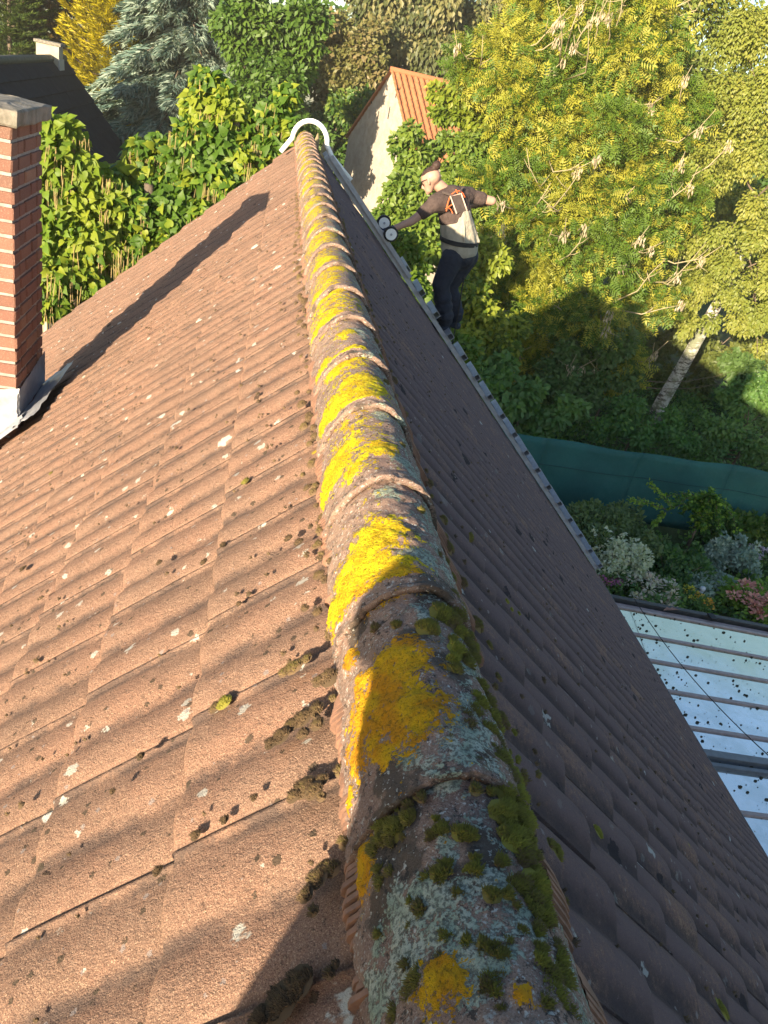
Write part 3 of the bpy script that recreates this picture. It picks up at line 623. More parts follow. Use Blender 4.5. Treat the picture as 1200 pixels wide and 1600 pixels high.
for a in [(868, 1330, 17, .62), (858, 1320, 10, .5), (940, 1296, 12, .85), (1132, 1575, 15, .75), (785, 1112, 7, .6), (797, 1128, 7, .7), (808, 1142, 6, .7), (840, 1172, 5, .2), (788, 942, 5, .8), (803, 950, 4, .8), (812, 958, 4, .7), (722, 916, 5, .6), (795, 1195, 8, .4), (760, 1010, 9, .45), (775, 1060, 9, .4), (850, 1380, 8, .3), (870, 1440, 10, .25), (885, 1490, 12, .3), (900, 1540, 12, .35), (905, 1585, 14, .3)]: moss_slope(*a, 1)
for side in (-1, 1):                                             # small scattered cushions in the troughs
    for _ in range(420):
        s_ = .16 + rng.random() ** 1.6 * 3.2; y_ = .35 + rng.random() * 5; tr = LAP0 + PITCH * round((y_ - LAP0) / PITCH) + (0.0 if rng.random() < .5 else .11) + (rng.random() - .5) * .05
        r = .003 + .006 * rng.random() ** 3; tuft(slope(side, s_, tr, roll_h(tr) + .006), [side * ST, 0, CT], r, 14, r * .6, .03 + .2 * rng.random(), .003)
obj('moss', mesh_np('moss', np.concatenate(mv), np.concatenate(mf), {'tint': np.concatenate(mt)}), M_MOSS, house, 'stuff')

# chimney on the left slope
chim = obj('chimney', None, None, house); chim.empty_display_size = .2
CX1, CY0, CW, CD = -1.55, 4.42, .541, .541; CX0 = CX1 - CW; CY1 = CY0 + CD; CZ1 = .10
MB().box(((CX0 + CX1) / 2, (CY0 + CY1) / 2, (CZ1 - 2.6) / 2), (CW - .020, CD - .020, CZ1 + 2.6)).build('mortar', M_MORTAR, chim)
BH, BL, BWD, JT = .0590, .2035, .0995, .017
bvar = []
for k in range(3):
    bm = bmesh.new(); bmesh.ops.create_cube(bm, size=1); bmesh.ops.bevel(bm, geom=bm.edges[:], offset=.045, segments=1, affect='EDGES'); r = random.Random(k)
    for v in bm.verts: v.co += Vector((r.uniform(-.02, .02), r.uniform(-.02, .02), r.uniform(-.03, .03)))
    me = bpy.data.meshes.new('brick'); bm.to_mesh(me); bm.free(); me.materials.append(M_BRICK); bvar.append(me)
def brick(c, d):
    o = bpy.data.objects.new('brick', random.choice(bvar)); col.objects.link(o); o.parent = chim; o.location = [c[0] + random.uniform(-.0015, .0015), c[1] + random.uniform(-.0015, .0015), c[2] + random.uniform(-.001, .001)]; o.scale = d; o.rotation_euler[2] = random.uniform(-.006, .006)
z = CZ1 - BH / 2; course = 0
while z > -2.15:
    for face in range(4):                                        # 0 near, 1 right, 2 far, 3 left
        lng = CW if face in (0, 2) else CD; lo = 0.0
        first = BL if (course + face) % 2 == 0 else BWD
        segs = []; x = 0
        while x < lng - .03:
            L = min(first if x == 0 else BL, lng - x)
            segs.append((x, L)); x += L + JT
        for x, L in segs:
            if face % 2 == 1 and x == 0: continue_corner = True
            d = .095
            if face == 0: brick((CX1 - x - L / 2, CY0 + d / 2, z), (L, d, BH))
            if face == 2: brick((CX0 + x + L / 2, CY1 - d / 2, z), (L, d, BH))
            if face == 1:
                a, b_ = max(CY0 + x, CY0 + .107), min(CY0 + x + L, CY1 - .107)
                if course % 2 == 1: a = max(CY0 + x, CY0 + .107)
                if b_ - a > .03: brick((CX1 - d / 2, (a + b_) / 2, z), (d, b_ - a, BH))
            if face == 3 and z > -1.9:
                a, b_ = max(CY0 + x, CY0 + .107), min(CY0 + x + L, CY1 - .107)
                if b_ - a > .03: brick((CX0 + d / 2, (a + b_) / 2, z), (d, b_ - a, BH))
    z -= BH + JT; course += 1
m = MB(); n = 12; V = []
for zz_, g in ((CZ1 + .002, .032), (CZ1 + .012, .040), (CZ1 + .072, .040), (CZ1 + .080, .034), (CZ1 + .084, .0)):
    for k in range(40):
        t_ = k / 40 * 4; e = int(t_); f_ = t_ - e; c = [(-1, -1), (1, -1), (1, 1), (-1, 1), (-1, -1)]; ux = c[e][0] + (c[e + 1][0] - c[e][0]) * f_; uy = c[e][1] + (c[e + 1][1] - c[e][1]) * f_
        sc_ = 1 if g > 0 else .8
        V.append(((CX0 + CX1) / 2 + ux * (CW / 2 + g) * sc_ + random.uniform(-.005, .005), (CY0 + CY1) / 2 + uy * (CD / 2 + g) * sc_ + random.uniform(-.005, .005), zz_ + random.uniform(-.004, .004) + (.006 if g == 0 else 0)))
F = [(r * 40 + k, r * 40 + (k + 1) % 40, r * 40 + 40 + (k + 1) % 40, r * 40 + 40 + k) for r in range(4) for k in range(40)] + [tuple(range(160, 200)), tuple(range(39, -1, -1))]
bevel(m.add(V, F).build('chimney_cap', M_CAP, chim), .006)
m = MB(); X = CX1 + .006                                         # lead flashing: upstand at the near face, soaker at the side, dressed over the tiles
def sheet(P, n=10, wav=.01):
    P = np.array(P, float); V = []
    for i in range(n + 1):
        for j in range(n + 1): a, b_ = i / n, j / n; V.append(P[0] * (1 - a) * (1 - b_) + P[1] * a * (1 - b_) + P[2] * a * b_ + P[3] * (1 - a) * b_ + np.array([rng.random() - .5, rng.random() - .5, rng.random() - .3]) * wav)
    m.add(V, [(i * (n + 1) + j, (i + 1) * (n + 1) + j, (i + 1) * (n + 1) + j + 1, i * (n + 1) + j + 1) for i in range(n) for j in range(n)])
rz = lambda x: x * ST / CT                                       # height of the left slope at x
sheet([(X, CY0 - .03, rz(X) + .09), (X, CY1 + .03, rz(X) + .09), (X, CY1 + .03, rz(X) + .30), (X, CY0 - .02, rz(X) + .24)], 10, .006)
sheet([(X, CY0 - .16, rz(X) + .085), (X, CY1 + .10, rz(X) + .085), (X + .15, CY1 + .14, rz(X + .15) + .075), (X + .13, CY0 - .16, rz(X + .13) + .07)], 12, .012)
sheet([(CX0 - .1, CY0 - .012, rz(CX0 - .1) + .06), (X + .01, CY0 - .012, rz(X) + .08), (X + .01, CY0 - .010, rz(X) + .27), (CX0 - .1, CY0 - .010, rz(X) + .14)], 8, .006)
sheet([(CX0 - .2, CY0 - .23, rz(CX0 - .2) + .065), (X + .04, CY0 - .20, rz(X + .04) + .075), (X + .04, CY0 - .005, rz(X + .04) + .10), (CX0 - .2, CY0 - .005, rz(CX0 - .2) + .10)], 10, .012)
m.build('lead_flashing', M_LEAD, chim, True)

# ---------------------------------------------------------------- roof ladder along the far verge
lad = thing('roof_ladder', 'pale metal roof ladder hooked over the ridge at the far verge', 'ladder', tuple(slope(1, 3, 8.85, .08)))
YN, YF = 8.62, 8.98
for yy in (YN, YF):
    m = MB(); m.hexa([slope(1, .22, yy - .013, .03), slope(1, 6.45, yy - .013, .03), slope(1, 6.45, yy + .013, .03), slope(1, .22, yy + .013, .03), slope(1, .22, yy - .013, .078), slope(1, 6.45, yy - .013, .078), slope(1, 6.45, yy + .013, .078), slope(1, .22, yy + .013, .078)]); m.build('rail', M_ALU, lad)
def rung_mesh():
    m = MB(); a, b_, t_ = .036, .032, .0045; L = .225
    for q, (s0, s1, h0, h1) in enumerate(((-a, a, b_ - t_, b_), (-a, a, -b_, -b_ + t_), (-a, -a + t_, -b_ + t_, b_ - t_), (a - t_, a, -b_ + t_, b_ - t_))):
        P = [slope(1, s, y, h) for h in (h0, h1) for s, y in ((s0, -L), (s1, -L), (s1, L), (s0, L))]; m.hexa(P)
    return m.mesh('rung')
rm = rung_mesh(); rm.materials.append(M_ALU)
for k in range(17): o = obj('rung', rm, None, lad); o.location = slope(1, 1.61 + .3 * k, (YN + YF) / 2, .112)
m = MB(); m.hexa([slope(1, .25, YN - .05, .075), slope(1, 1.7, YN - .05, .075), slope(1, 1.7, YN - .016, .075), slope(1, .25, YN - .016, .075), slope(1, .25, YN - .05, .12), slope(1, 1.7, YN - .05, .12), slope(1, 1.7, YN - .016, .12), slope(1, .25, YN - .016, .12)]); m.build('hook_rail', M_ALU, lad)
m = MB(); pts = [slope(1, .55, YN + .02, .13), slope(1, .26, YN + .02, .10)]
for k in range(13): a = math.pi * (k / 12) ; pts.append((.02 + .215 * math.cos(a) * .80, YN + .02, -.02 + .185 * math.sin(a)))
pts += [slope(-1, .29, YN + .02, .055)]
m.tube(pts, .024, 10); m.build('hook', M_WHITE, lad, True)
for yy, s_ in ((YN - .06, 1.20), (YF - .05, 1.14)):
    c = slope(1, s_, yy, .175); wh = MB(); wh.disc(c, (0, 1, 0), .078, 24, .05); w_ = bevel(wh.build('wheel', M_BLACK, lad), .008, 2)
    h_ = MB(); h_.disc(np.array(c) - [0, .004, 0], (0, 1, 0), .058, 24, .052); h_.build('hub', M_WHITE, w_)
    h_ = MB(); h_.disc(np.array(c) - [0, .010, 0], (0, 1, 0), .012, 12, .056); h_.build('axle', M_ALU, w_)
m = MB(); m.tube([slope(1, 1.20, YN - .06, .175), slope(1, 1.20, YN - .04, .1)], .012, 6); m.tube([slope(1, 1.20, YN - .06, .175), slope(1, 1.10, YN - .03, .09)], .010, 6); m.build('wheel_bracket', M_ALU, lad)
for p in lad.children: p.matrix_parent_inverse = Matrix.Translation(-lad.location)
hz = bpy.data.materials.new('evening_haze'); hz.use_nodes = True; hn = hz.node_tree.nodes; hn.remove(hn['Principled BSDF']); hv = hn.new('ShaderNodeVolumePrincipled'); hv.inputs['Color'].default_value = (.95, .93, .85, 1); hv.inputs['Density'].default_value = .0005; hv.inputs['Anisotropy'].default_value = 0.0
hz.node_tree.links.new(hv.outputs[0], hn['Material Output'].inputs['Volume'])
o = MB().box((8, 30, 3.2), (340, 260, 24)).build('haze', hz); o['kind'] = 'stuff'
#@@PART2@@
# ---------------------------------------------------------------- lean-to with a shiny panel roof below the right eaves
def panel_material():
    t = NT('weathered_roof_panel'); p = t.pos(); n = t.noise(p, 3.5, 4, .6)
    c = t.mix(t.step(n, .4, .65), (.60, .62, .62), (.50, .53, .52)); c = t.mix(t.math('MULTIPLY', t.step(t.noise(p, 26, 5, .75), .56, .72), .5), c, (.30, .32, .28)); yy = t.n('ShaderNodeSeparateXYZ'); t.l(p, yy.inputs[0]); c = t.mix(t.math('MULTIPLY', t.step(t.math('ADD', yy.outputs[1], t.math('MULTIPLY', t.noise(p, .9, 4), 2.2)), 7.9, 9.6), .62), c, (.46, .44, .20))  # yellow-green towards the far end: painted reflection of the sunlit trees
    rg = t.math('MULTIPLY_ADD', t.step(t.noise(p, 9, 5), .4, .7), .12, .07)
    return t.fin(c, rg, t.bump(t.noise(p, 4, 2), .05, .02), .6, .82)
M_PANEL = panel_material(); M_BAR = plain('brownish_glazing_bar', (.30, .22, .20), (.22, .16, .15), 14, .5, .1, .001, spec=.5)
M_BEAM = plain('dark_painted_timber', (.05, .048, .046), (.035, .034, .034), 10, .6, .3, .003)
ver = thing('lean_to', 'lean-to with shiny pale roof panels and brown glazing bars below the right eaves', 'lean-to', (6.4, 6, GZ))
VX0, VX1 = 5.02, 8.05
vz = lambda x: -5.27 - .088 * (x - 5.25)
bars = [8.93, 8.30, 7.74, 7.15, 6.52, 6.06, 5.28, 4.62, 3.96, 3.30, 2.64]
for i in range(len(bars) - 1):
    a, b_ = bars[i] - .025, bars[i + 1] + .025
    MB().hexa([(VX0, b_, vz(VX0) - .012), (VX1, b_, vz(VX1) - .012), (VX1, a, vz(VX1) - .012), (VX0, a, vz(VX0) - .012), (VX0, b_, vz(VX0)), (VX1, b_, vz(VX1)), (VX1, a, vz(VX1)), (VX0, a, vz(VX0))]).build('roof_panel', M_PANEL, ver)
def strip(name, y, hw, z0, z1, mat, x0=VX0, x1=VX1): return bevel(MB().hexa([(x0, y - hw, vz(x0) + z0), (x1, y - hw, vz(x1) + z0), (x1, y + hw, vz(x1) + z0), (x0, y + hw, vz(x0) + z0), (x0, y - hw, vz(x0) + z1), (x1, y - hw, vz(x1) + z1), (x1, y + hw, vz(x1) + z1), (x0, y + hw, vz(x0) + z1)]).build(name, mat, ver), .005)
for y in bars:
    if y == 6.06: strip('transom', y, .055, -.02, .075, M_ZINC); strip('transom', y - .14, .03, -.02, .045, M_ZINC)
    else: strip('glazing_bar', y, .030, -.02, .022, M_BAR)
strip('edge_beam', 9.17, .045, -.20, .03, M_BEAM, VX0, VX1 + .35); strip('edge_beam', 9.06, .03, -.12, -.02, M_BAR)
MB().hexa([(VX1, 2.5, vz(VX1) - .1), (VX1 + .07, 2.5, vz(VX1) - .1), (VX1 + .07, 9.1, vz(VX1) - .1), (VX1, 9.1, vz(VX1) - .1), (VX1, 2.5, vz(VX1) + .03), (VX1 + .07, 2.5, vz(VX1) + .03), (VX1 + .07, 9.1, vz(VX1) + .03), (VX1, 9.1, vz(VX1) + .03)]).build('front_beam', M_BAR, ver)
for y in (2.7, 5.9, 9.0): MB().box((VX1 - .06, y, (vz(VX1) + GZ) / 2 - .06), (.09, .09, vz(VX1) - GZ - .12)).build('post', M_BEAM, ver)
MB().box((7.02, 9.10, vz(7.02) + .045), (.10, .14, .03)).build('bracket', M_BLACK, ver)
for p in ver.children: p.matrix_parent_inverse = Matrix.Translation(-ver.location)
m = MB()                                                         # bits of moss washed onto the panels
for _ in range(560):
    x = VX0 + .15 + rng.random() ** 1.7 * 2.7; y = 5.0 + rng.random() * 3.9; r = .004 + .016 * rng.random() ** 3
    m.ball((x, y, vz(x) + r * .4 + .001), (r * (.7 + rng.random()), r, r * .7), 6, 4)
tag(m.build('moss_crumbs', plain('dry_moss_crumb', (.035, .035, .02), rough=.95), None), 'dark moss crumbs strewn over the shiny lean-to panels', 'moss crumbs', kind='stuff')
m = MB()
for k in range(2):
    c = np.array([6.25 + .09 * k, 9.06 + .015 * k, vz(6.25) + .035]); P = [c + np.array(v) for v in ((-.10, -.02, 0), (-.02, .045, .025), (.09, .01, .012), (.0, -.035, .03))]; m.add(P, [(0, 3, 2, 1)])
tag(m.build('fallen_leaf', plain('brown_dead_leaf', (.32, .17, .12), rough=.8)), 'curled brown leaf lying on the far edge of the lean-to roof', 'leaf')
m = MB(); a, b_ = np.array(at(985, 925, 9.3)), np.array(at(1240, 1215, 4.9)); m.tube([a + (b_ - a) * t - np.array([0, 0, .16]) * 4 * t * (1 - t) for t in np.linspace(0, 1, 20)], .0055, 6)
tag(m.build('cable', M_BLACK, None, True), 'thin black cable strung diagonally above the shiny lean-to roof', 'cable')

# ---------------------------------------------------------------- teal screen fence across the garden
def net_material():
    t = NT('teal_windbreak_net'); p = t.pos(); c = t.mix(t.step(t.noise(p, .8, 4), .35, .65), (.022, .10, .092), (.018, .08, .076)); c = t.mix(t.math('MULTIPLY', t.step(t.noise(p, 90, 2), .55, .7), .5), c, (.04, .12, .11))
    return t.fin(c, .75, t.bump(t.noise(p, 2.5, 3), .6, .08), .25)
M_NET = net_material(); fen = thing('screen_fence', 'long low fence clad in teal windbreak netting behind the flower bed', 'fence', (9, 16.2, GZ))
xs_ = [4.2, 6.6, 9.0, 11.4, 13.8, 16.2]
ztop = lambda x: -5.74 + .02 * math.sin(x * 1.3) - .02 * math.cos(x * 2.9 + 1)
for i in range(5):
    V = []; nx, nz = 14, 10
    for a in range(nx + 1):
        x = xs_[i] + (xs_[i + 1] - xs_[i]) * a / nx
        for b_ in range(nz + 1): t_ = b_ / nz; V.append((x, 16.2 + (.02 * math.sin(x * 2.1 + t_ * 3) + .015 * math.sin(7 * t_ + x)), GZ + .03 + (ztop(x) - GZ) * t_))
    F = [(a * (nz + 1) + b_, (a + 1) * (nz + 1) + b_, (a + 1) * (nz + 1) + b_ + 1, a * (nz + 1) + b_ + 1) for a in range(nx) for b_ in range(nz)]
    o = obj('netting_panel', mesh_np('netting_panel', V, F, smooth=True), M_NET, fen); s_ = o.modifiers.new('thick', 'SOLIDIFY'); s_.thickness = .008
for x in xs_: MB().tube([(x, 16.27, GZ - .1), (x, 16.27, ztop(x) - .03)], .035, 8).build('post', M_BEAM, fen)
MB().tube([(x, 16.2 + .02 * math.sin(x * 2.1 + .65 * 3) + .015 * math.sin(7 * .65 + x) - .012, GZ + .03 + (ztop(x) - GZ) * .65) for x in np.linspace(4.2, 16.2, 60)], .008, 5).build('seam', plain('dark_teal_seam', (.014, .055, .06), rough=.8, bump=0), fen)
for p in fen.children: p.matrix_parent_inverse = Matrix.Translation(-fen.location)

# ---------------------------------------------------------------- foliage
T_LEAF = (np.array([[0, 0, 0], [-.30, .45, .06], [.30, .45, .06], [0, 1, -.12]]), np.array([[0, 2, 3], [0, 3, 1]]))
T_BIG = (np.array([[0, 0, 0], [-.24, .22, .03], [.24, .22, .03], [-.27, .55, .02], [.27, .55, .02], [0, .5, -.05], [0, 1.0, -.20]]), np.array([[0, 2, 5], [0, 5, 1], [2, 4, 5], [5, 3, 1], [4, 6, 5], [5, 6, 3]]))
_ol = [(0, 0), (.13, -.085), (.28, -.06), (.40, .07), (.43, .22), (.38, .40), (.26, .58), (.12, .78), (0, 1.02)]
T_HEART = (np.array([[x, y, .10 * abs(x) ** .8 - .22 * y * y + .05 * math.sin(5 * y)] for x, y in _ol] + [[-x, y, .10 * abs(x) ** .8 - .22 * y * y + .05 * math.sin(5 * y + 1)] for x, y in _ol[1:-1]] + [[0, .25, -.03], [0, .6, -.10]]),
           np.array([[0, 1, 16], [1, 2, 16], [2, 3, 16], [3, 4, 16], [4, 5, 16], [5, 17, 16], [5, 6, 17], [6, 7, 17], [7, 8, 17], [9, 0, 16], [10, 9, 16], [11, 10, 16], [12, 11, 16], [13, 12, 16], [17, 13, 16], [14, 13, 17], [15, 14, 17], [8, 15, 17]]))
def pinnate(n=5, w=.16, ll=.36):
    V = []; F = []
    for k in range(n):
        y = .18 + .72 * k / (n - 1)
        for s in (-1, 1):
            a = len(V); L = ll * (1 - .25 * abs(k / (n - 1) - .45)); V += [(0, y, -.1 * y * y), (s * L * .5, y + .02, -.1 * y * y + .02), (s * L, y + .14, -.1 * y * y - .06), (s * L * .45, y + w * .75, -.1 * y * y + .015)]; F += [(a, a + 1, a + 2), (a, a + 2, a + 3)] if s > 0 else [(a, a + 2, a + 1), (a, a + 3, a + 2)]
    a = len(V); V += [(0, .85, -.08), (-.08, 1.0, -.1), (0, 1.25, -.2), (.08, 1.0, -.1)]; F += [(a, a + 3, a + 2), (a, a + 2, a + 1)]
    return np.array(V), np.array(F)
T_PIN = pinnate()
T_SPRAY = (np.array([[0, 0, 0], [-.10, .3, .03], [.10, .3, .03], [0, 1, -.10], [0, .35, .10], [-.28, .62, -.02], [.28, .62, -.02]]), np.array([[0, 2, 3], [0, 3, 1], [0, 4, 3], [0, 5, 1], [0, 2, 6]]))
def norm(a): return a / (np.linalg.norm(a, axis=-1, keepdims=True) + 1e-9)
def leaf_mesh(name, C, A, N, size, T, tint):
    TVv, TF = T; A = norm(A); X = norm(np.cross(A, N)); Nn = np.cross(X, A); size = np.asarray(size)[:, None, None]
    V = C[:, None, :] + size * (TVv[None, :, 0, None] * X[:, None] + TVv[None, :, 1, None] * A[:, None] + TVv[None, :, 2, None] * Nn[:, None])
    k = len(TVv); F = (TF[None] + (np.arange(len(C)) * k)[:, None, None]).reshape(-1, 3)
    return mesh_np(name, V.reshape(-1, 3), F, {'tint': np.repeat(tint, k)})
SUNW = -np.array(SDIR)
def in_ball(n, bias=.42): d = norm(rng.normal(size=(n, 3))); return d * (rng.random(n) ** bias)[:, None], d
def scatter(clumps, n, bias=.42, droop=.3, up=.6, jit=.7):
    c = np.array([q[0] for q in clumps]); r = np.array([q[1] for q in clumps]); wt = (r ** 2).prod(1) ** (1 / 3); i = rng.choice(len(c), n, p=wt / wt.sum())
    off, d = in_ball(n, bias); C = c[i] + off * r[i]
    A = d * .8 + (rng.random((n, 3)) - .5) * 2 * jit - np.array([0, 0, droop]); N = d * .55 + np.array([0, 0, up * .45]) + SUNW * .55 + (rng.random((n, 3)) - .5) * 1.1
    ct = rng.random(len(c)); tint = np.clip(.25 + .35 * ct[i] + .3 * rng.random(n), 0, .98)
    return C, A, N, tint
def crown_clumps(center, radii, n, rel=.34, shell=.5, flat=.75):
    d = norm(rng.normal(size=(n, 3))); r = shell + (1 - shell) * rng.random(n) ** .7; radii = np.array(radii, float); c = np.array(center) + d * r[:, None] * radii
    s_ = radii.mean() * rel * (.65 + .7 * rng.random(n)); return [(c[i], np.array([s_[i], s_[i], s_[i] * flat])) for i in range(n)]
def curve3(a, b_, bend, n=6):
    a, b_ = np.array(a, float), np.array(b_, float); t = np.linspace(0, 1, n)[:, None]; return a * (1 - t) + b_ * t + np.array(bend) * 4 * t * (1 - t)
def tree(name, label, cat, base, top, clumps, n, T, size, mat, bark, tr=.16, group=None, droop=.3, up=.6, bias=.42, limbs=14, svar=.4, jit=.7, crown_name='crown'):
    base = np.array(base, float); top = np.array(top, float); root = thing(name, label, cat, tuple(base), group)
    m = MB(); pts = curve3(base - [0, 0, .15], top, (rng.random(3) - .5) * [.6, .6, 0], 9); m.tube(pts, np.linspace(tr, tr * .28, 9), 9); m.build('trunk', bark, root, True)
    m = MB(); idx = rng.permutation(len(clumps))[:limbs]
    for i in idx:
        c = clumps[i][0]; h = np.clip((c[2] - base[2]) / max(top[2] - base[2], .1) - .22, .12, .9); a = pts[0] * (1 - h) + top * h; m.tube(curve3(a, c, (0, 0, -.08 * np.linalg.norm(c - a)), 6), np.linspace(tr * .38, tr * .07, 6), 6)
    if idx.size: m.build('branches', bark, root, True)
    C, A, N, tint = scatter(clumps, n, bias, droop, up, jit)
    obj(crown_name, leaf_mesh(crown_name, C, A, N, size * (1 - svar / 2 + svar * rng.random(n)), T, tint), mat, root)
    for p in root.children: p.matrix_parent_inverse = Matrix.Translation(-root.location)
    return root
M_BARK = plain('grey_brown_bark', (.16, .12, .085), (.09, .07, .05), 9, .9, .8, .02, 22)
M_ASHBARK = plain('olive_ash_bark', (.33, .28, .16), (.24, .20, .12), 8, .85, .5, .01, 20)
def birch_bark():
    t = NT('white_birch_bark'); p = t.pos(); sx = t.n('ShaderNodeMapping'); sx.inputs['Scale'].default_value = (2.2, 2.2, 7); t.l(p, sx.inputs['Vector'])
    c = t.mix(t.step(t.noise(sx.outputs[0], 1.6, 5, .75), .46, .58), (.50, .48, .43), (.09, .075, .06)); c = t.mix(t.step(t.noise(p, 1.4, 5, .7), .46, .62), c, (.15, .16, .10))
    return t.fin(c, .8, t.bump(t.noise(p, 14, 4), .6, .02), .25)
M_BIRCH = birch_bark()
L_CAT = leaf_material('catalpa_leaf', (.062, .125, .014), (.11, .185, .018), (.22, .26, .024), .42, .5, .25)
L_ASH = leaf_material('ash_leaf', (.08, .145, .014), (.17, .215, .02), (.31, .295, .034), .40)
L_BIR = leaf_material('birch_leaf', (.11, .15, .025), (.175, .205, .032), (.255, .255, .045), .38)
L_MID = leaf_material('broad_leaf', (.045, .10, .014), (.085, .15, .02), (.145, .20, .026), .36)
L_GREY = leaf_material('willow_leaf', (.07, .085, .028), (.12, .125, .04), (.17, .16, .06), .3)
L_GOLD = leaf_material('golden_conifer', (.36, .31, .010), (.52, .43, .010), (.60, .50, .015), .3)
L_DARKC = leaf_material('dark_conifer', (.035, .075, .016), (.075, .115, .022), (.12, .15, .03), .2)
L_BROWNC = leaf_material('brownish_conifer', (.09, .07, .025), (.14, .10, .035), (.18, .13, .04), .15)
L_BLUE = leaf_material('blue_spruce_needles', (.10, .165, .135), (.185, .255, .215), (.28, .34, .28), .15, .7, .15)
L_SHR = leaf_material('laurel_leaf', (.05, .115, .028), (.085, .165, .035), (.12, .21, .045), .32, .45)
L_LIME = leaf_material('lime_frond', (.10, .19, .02), (.19, .30, .03), (.30, .40, .05), .35)
L_SILV = leaf_material('silver_leaf', (.17, .25, .20), (.24, .32, .26), (.32, .39, .32), .2)
L_VARI = leaf_material('variegated_leaf', (.30, .36, .22), (.42, .46, .31), (.52, .54, .40), .25)
L_FEATH = leaf_material('feathery_leaf', (.075, .12, .04), (.10, .15, .048), (.135, .18, .055), .28)
L_POD = leaf_material('dry_pod', (.20, .15, .06), (.28, .21, .09), (.34, .26, .11), .15, .7, .2)
L_KEY = leaf_material('dry_ash_keys', (.30, .24, .16), (.38, .31, .22), (.44, .37, .28), .2, .8, .2)
L_PINK = leaf_material('pink_flower', (.50, .20, .17), (.60, .27, .22), (.66, .36, .28), .2)
L_CREAM = leaf_material('cream_flower', (.42, .42, .28), (.52, .48, .36), (.58, .42, .36), .2)
L_LILAC = leaf_material('lilac_flower', (.45, .38, .52), (.55, .46, .58), (.62, .56, .64), .2)
L_ORNG = leaf_material('orange_flower', (.62, .24, .03), (.66, .36, .04), (.62, .48, .06), .2)
L_YEL = leaf_material('yellow_flower', (.50, .45, .04), (.60, .50, .04), (.62, .55, .10), .2)

# catalpas behind the left verge: large heart-shaped leaves as parts, long hanging pods
heart = {}
for k in range(4):
    V, F = T_HEART; V = V.copy(); V[:, 2] *= .6 + .5 * k; heart[k] = mesh_np('leaf', V, F); heart[k].materials.append(L_CAT)
def catalpa(label, spots_, n, base):
    clumps = []
    for px, py, y, r in spots_: clumps.append((np.array(at(px, py, y)), np.array([r, r, r * .85])))
    base = np.array(base); cen = np.mean([c[0] for c in clumps], 0); root = thing('catalpa', label, 'tree', tuple(base), 'catalpas behind the far gable')
    m = MB(); top = cen + [0, 0, .3]; pts = curve3(base - [0, 0, .2], top, (.15, .1, 0), 8); m.tube(pts, np.linspace(.17, .06, 8), 9); m.build('trunk', M_BARK, root, True)
    m = MB()
    for c, r in clumps: m.tube(curve3(pts[4], c, (0, 0, -.2), 6), np.linspace(.06, .014, 6), 6)
    m.build('branches', M_BARK, root, True)
    C, A, N, tint = scatter(clumps, int(n * 1.7), .42, .7, .35, .85); n = len(C); N = N + SUNW * .35
    size = .06 + .10 * rng.random(n) ** 1.3
    toward = norm(CAM - C); vis = ((C - cen) * norm(CAM - cen)).sum(1) + rng.random(n) * .5
    order = np.argsort(-vis); A_, = (norm(A),); X = norm(np.cross(A_, N)); Nn = np.cross(X, A_)
    for i in order[:300]:
        o = bpy.data.objects.new('leaf', heart[int(rng.integers(4))]); col.objects.link(o); o.parent = root
        M3 = Matrix([[X[i][r] * size[i], A_[i][r] * size[i], Nn[i][r] * size[i], C[i][r]] for r in range(3)] + [[0, 0, 0, 1]]); o.matrix_local = M3
    rest = order[300:]
    obj('foliage', leaf_mesh('foliage', C[rest], A[rest], N[rest], size[rest], T_HEART, tint[rest]), L_CAT, root, 'stuff')
    pv, k = [], 0; m = MB()
    for _ in range(30):
        c, r = clumps[int(rng.integers(len(clumps)))]; d = norm(rng.normal(size=3)); d[1] = -abs(d[1]) - .4; d[2] = abs(d[2]) * .4; p = c + norm(d) * r * 1.05
        for _ in range(int(rng.integers(3, 8))):
            q = p + (rng.random(3) - .5) * [.16, .16, .05]; L = .22 + .2 * rng.random(); s_ = (rng.random(2) - .5) * .07
            m.tube([q, q + [s_[0] * .4, s_[1] * .4, -L * .5], q + [s_[0], s_[1], -L]], [.0035, .0055, .003], 4, False)
    me = m.mesh('seed_pods'); at_ = me.attributes.new('tint', 'FLOAT', 'POINT'); at_.data.foreach_set('value', rng.random(len(me.vertices)).astype(np.float32)); obj('seed_pods', me, L_POD, root, 'stuff')
    for p in root.children: p.matrix_parent_inverse = Matrix.Translation(-root.location)
catalpa('catalpa whose rounded top stands in front of the black roof, right of the brick chimney', [(88, 205, 11.2, .26), (110, 215, 11.3, .22), (82, 250, 11.0, .32), (118, 262, 11.1, .3), (155, 285, 11.2, .28), (75, 300, 11.0, .36), (125, 320, 11.0, .38), (170, 325, 11.1, .34), (85, 365, 10.7, .36), (140, 380, 10.7, .36), (90, 425, 10.4, .34), (130, 435, 10.5, .28), (78, 475, 10.2, .24), (165, 385, 10.8, .3), (60, 250, 11.2, .36), (60, 350, 10.8, .36)], 3300, (-3.2, 11.4, GZ))
catalpa('catalpa of middling height with hanging pods, below the blue spruce', [(228, 245, 12.0, .28), (255, 240, 12.2, .26), (205, 280, 11.8, .3), (250, 285, 11.8, .36), (190, 300, 11.8, .28), (215, 335, 11.2, .38), (270, 335, 11.3, .36), (230, 385, 10.9, .3), (190, 400, 10.8, .26), (300, 300, 11.6, .3), (180, 345, 11.4, .32), (275, 370, 10.9, .2), (205, 420, 10.7, .2)], 3000, (-2.0, 11.9, GZ))
